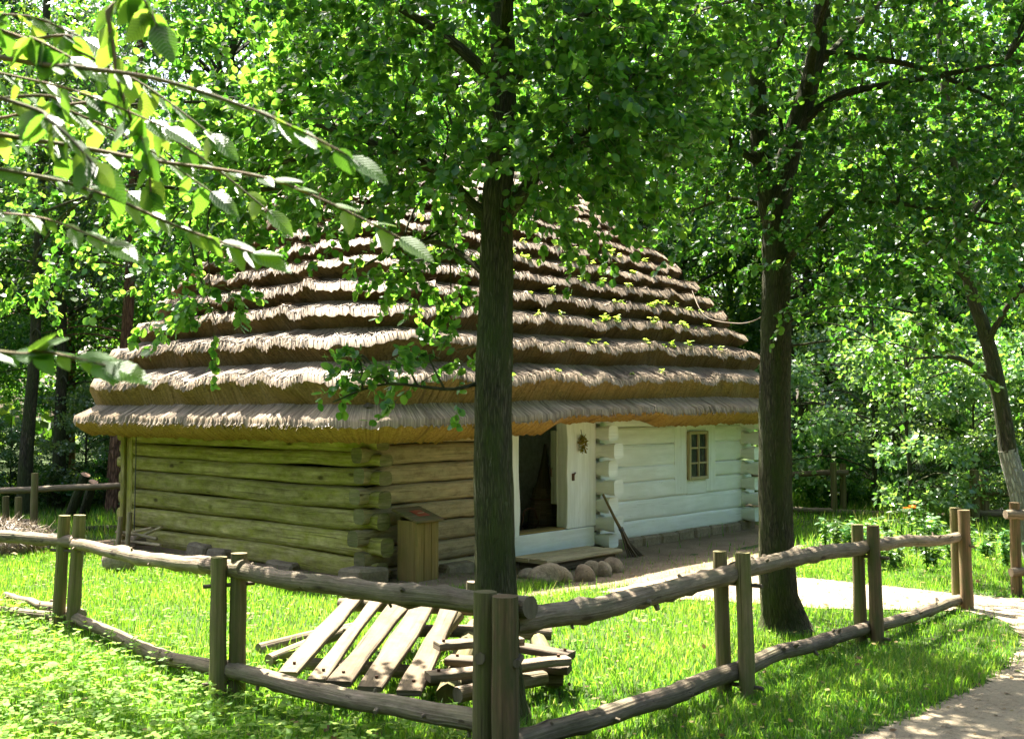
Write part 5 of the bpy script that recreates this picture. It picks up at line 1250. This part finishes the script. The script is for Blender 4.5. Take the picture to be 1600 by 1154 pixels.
for k in range(8): plant('low%d' % (k % 2), "low_bush", 5.0 + k * .75 + rw.uniform(-.2, .2), 21.3 + rw.uniform(-.3, .8), rw.uniform(.7, 1.1), rw.uniform(0, 6), "low green bush behind the pole fence on the right", "bush", "low bushes behind the right fence")
# far wood closing the view; added unseen behind the camera to mute blue skylight
rg = np.random.default_rng(99); n = 90000
a = rg.uniform(-math.pi, math.pi, n); rr = np.where(np.abs(a) < 1.1, rg.uniform(50, 62, n), np.interp(np.abs(a), [1.1, 1.7, 3.2], [52, 26, 17]) + rg.uniform(0, 5, n)); z = rg.random(n) ** 1.3 * 15
ztop = 15 + 3 * np.sin(a * 9) + 1.6 * np.sin(a * 23 + 1); z = z / 15 * ztop
V, F, r_ = leaf_batch(np.stack([rr * np.sin(a), rr * np.cos(a), z], -1), rg.normal(0, 1, (n, 3)), rg.normal(0, .6, (n, 3)) + [0, 0, .6], rg.uniform(.4, .9, n), L_KITE, rg)
o = link("far_wood", mesh_np("far_wood", V, F, r_), M['leaf_wood']); o["kind"] = "stuff"

# ------------------------------------------------------------------ flower bed, compost heap, leaning logs, fallen log, cable
rg = np.random.default_rng(23)
def herb_plant(name, x, y, h, nleaf, leaf, label, cat, group, flower=False):
    e = empty(name, (x, y, float(gz(x, y)))); tag(e, label, cat, group); mb = MB(); ns = 5; P, D, N, S = [], [], [], []; tops = []
    for k in range(ns):
        a = rg.uniform(0, 6.28); q_ = rg.uniform(.03, .14); b = Vector((q_ * math.cos(a), q_ * math.sin(a), h * rg.uniform(.7, 1.05)))
        tube(mb, [(0, 0, -.02), b * .5 + Vector((0, 0, .05)), b], [.006, .005, .003], 5, 0, R); tops.append(b)
        m = nleaf // ns; f = rg.uniform(.15, 1, m); aa = rg.uniform(0, 6.28, m)
        P.append(np.array(b)[None] * f[:, None]); D.append(np.stack([np.cos(aa), np.sin(aa), rg.uniform(-.3, .5, m)], -1)); N.append(rg.normal(0, .3, (m, 3)) + [0, 0, 1]); S.append(leaf * rg.uniform(.6, 1.2, m))
    mb.build("stems", M['leaf_weed'], e)["kind"] = "stuff"
    V, F, r_ = leaf_batch(np.concatenate(P), np.concatenate(D), np.concatenate(N), np.concatenate(S), L_OVATE, rg)
    o = link("foliage", mesh_np("foliage", V, F, r_), M['leaf_shrub'], e); o["kind"] = "stuff"
    if flower:
        for b in tops[:1]:
            m = 12; aa = np.linspace(0, 6.28, m, False); V, F, r_ = leaf_batch(np.repeat(np.array(b)[None], m, 0) + [0, 0, .01], np.stack([np.cos(aa), np.sin(aa), rg.uniform(.1, .5, m)], -1), rg.normal(0, .2, (m, 3)) + [0, 0, 1], np.full(m, .055), L_KITE, rg)
            link("flower", mesh_np("flower", V, F, r_), M['petal'], e)
    return e
ce = G(1450, 868)
for k in range(44):
    x = ce.x + rg.uniform(-1.15, 1.5); y = ce.y + rg.uniform(-1.35, 1.5)
    herb_plant("flower_bed_plant", x, y, rg.uniform(.25, .5), 80, .085, "leafy green plant in the bed behind the right fence posts", "plant", "plants of the flower bed")
for k, (px, py) in enumerate(((1408, 862), (1424, 858), (1441, 866))):
    p = G(px, py); herb_plant("orange_flower", p.x, p.y, .66 + .05 * k, 60, .08, ["orange flower plant leftmost of three in the bed", "tall orange flower plant in the middle of the bed trio", "orange flower plant rightmost of three in the bed"][k], "flower", "orange flowers in the bed", True)
# compost heap
hp = empty("compost_heap", G(-5, 862)); tag(hp, "heap of dry hay and twigs inside stakes at the far left", "heap")
mb = MB(); lump(mb, (0, 0, .06), (.66, .46, .27), random.Random(8), 14, .12); mb.build("earth_core", M['earth'], hp)
rg = np.random.default_rng(45); n = 4200; d = unit(rg.normal(0, 1, (n, 3))); d[:, 2] = np.abs(d[:, 2]); p = d * np.array([.82, .6, .36]) * rg.uniform(.8, 1, (n, 1)) + [0, 0, .08]
tdir = unit(rg.normal(0, 1, (n, 3)) - d * .3); w = unit(np.cross(tdir, d)) * .005; L_ = rg.uniform(.05, .16, (n, 1))
V = np.stack([p - w, p + w, p + tdir * L_ + d * .03], 1); o = link("hay", mesh_np("hay", V.reshape(-1, 3), np.arange(n * 3).reshape(-1, 3), np.repeat(rg.random(n), 3)), M['hay'], hp, False); o["kind"] = "stuff"
# two logs leaning with fresh cut ends
for (b0, t0_, lb) in (((104, 815), (134, 741), "taller of two leaning dark logs with orange cut end by the wood"), ((127, 812), (146, 752), "shorter leaning dark log with orange cut end beside its twin")):
    a = G(*b0); b = AT(t0_[0], t0_[1], a.y - .22); mb = MB(); mb.endmat = True; tube(mb, [a - Vector((0, 0, .05)), a.lerp(b, .5), b], [.085, .08, .078], 12, .05, rp)
    o = link("leaning_log", mb.mesh("leaning_log"), [M['bark_bg'], M['cut']], None, True, mb.m); tag(o, lb, "log", "leaning logs by the wood")
p = G(165, 832); mb = MB(); tube(mb, [p + Vector((-.28, -.05, .05)), p + Vector((0, 0, .06)), p + Vector((.3, .04, .055))], .06, 10, .1, rp); o = mb.build("fallen_log", M['bark_bg']); tag(o, "short fallen log in the grass left of the cabin", "log")
mb = MB(); pts = [HM @ Vector((7.6, .6, 3.95)), AT(1100, 492, 15), AT(1150, 505, 12.5), AT(1190, 495, 10.6), AT(1222, 458, 9.45)]
limb(mb, pts, .0055, .0055, R, 5, 20); o = mb.build("cable", M['dark_wood']); tag(o, "thin slack cable from the roof to the forked tree", "cable")
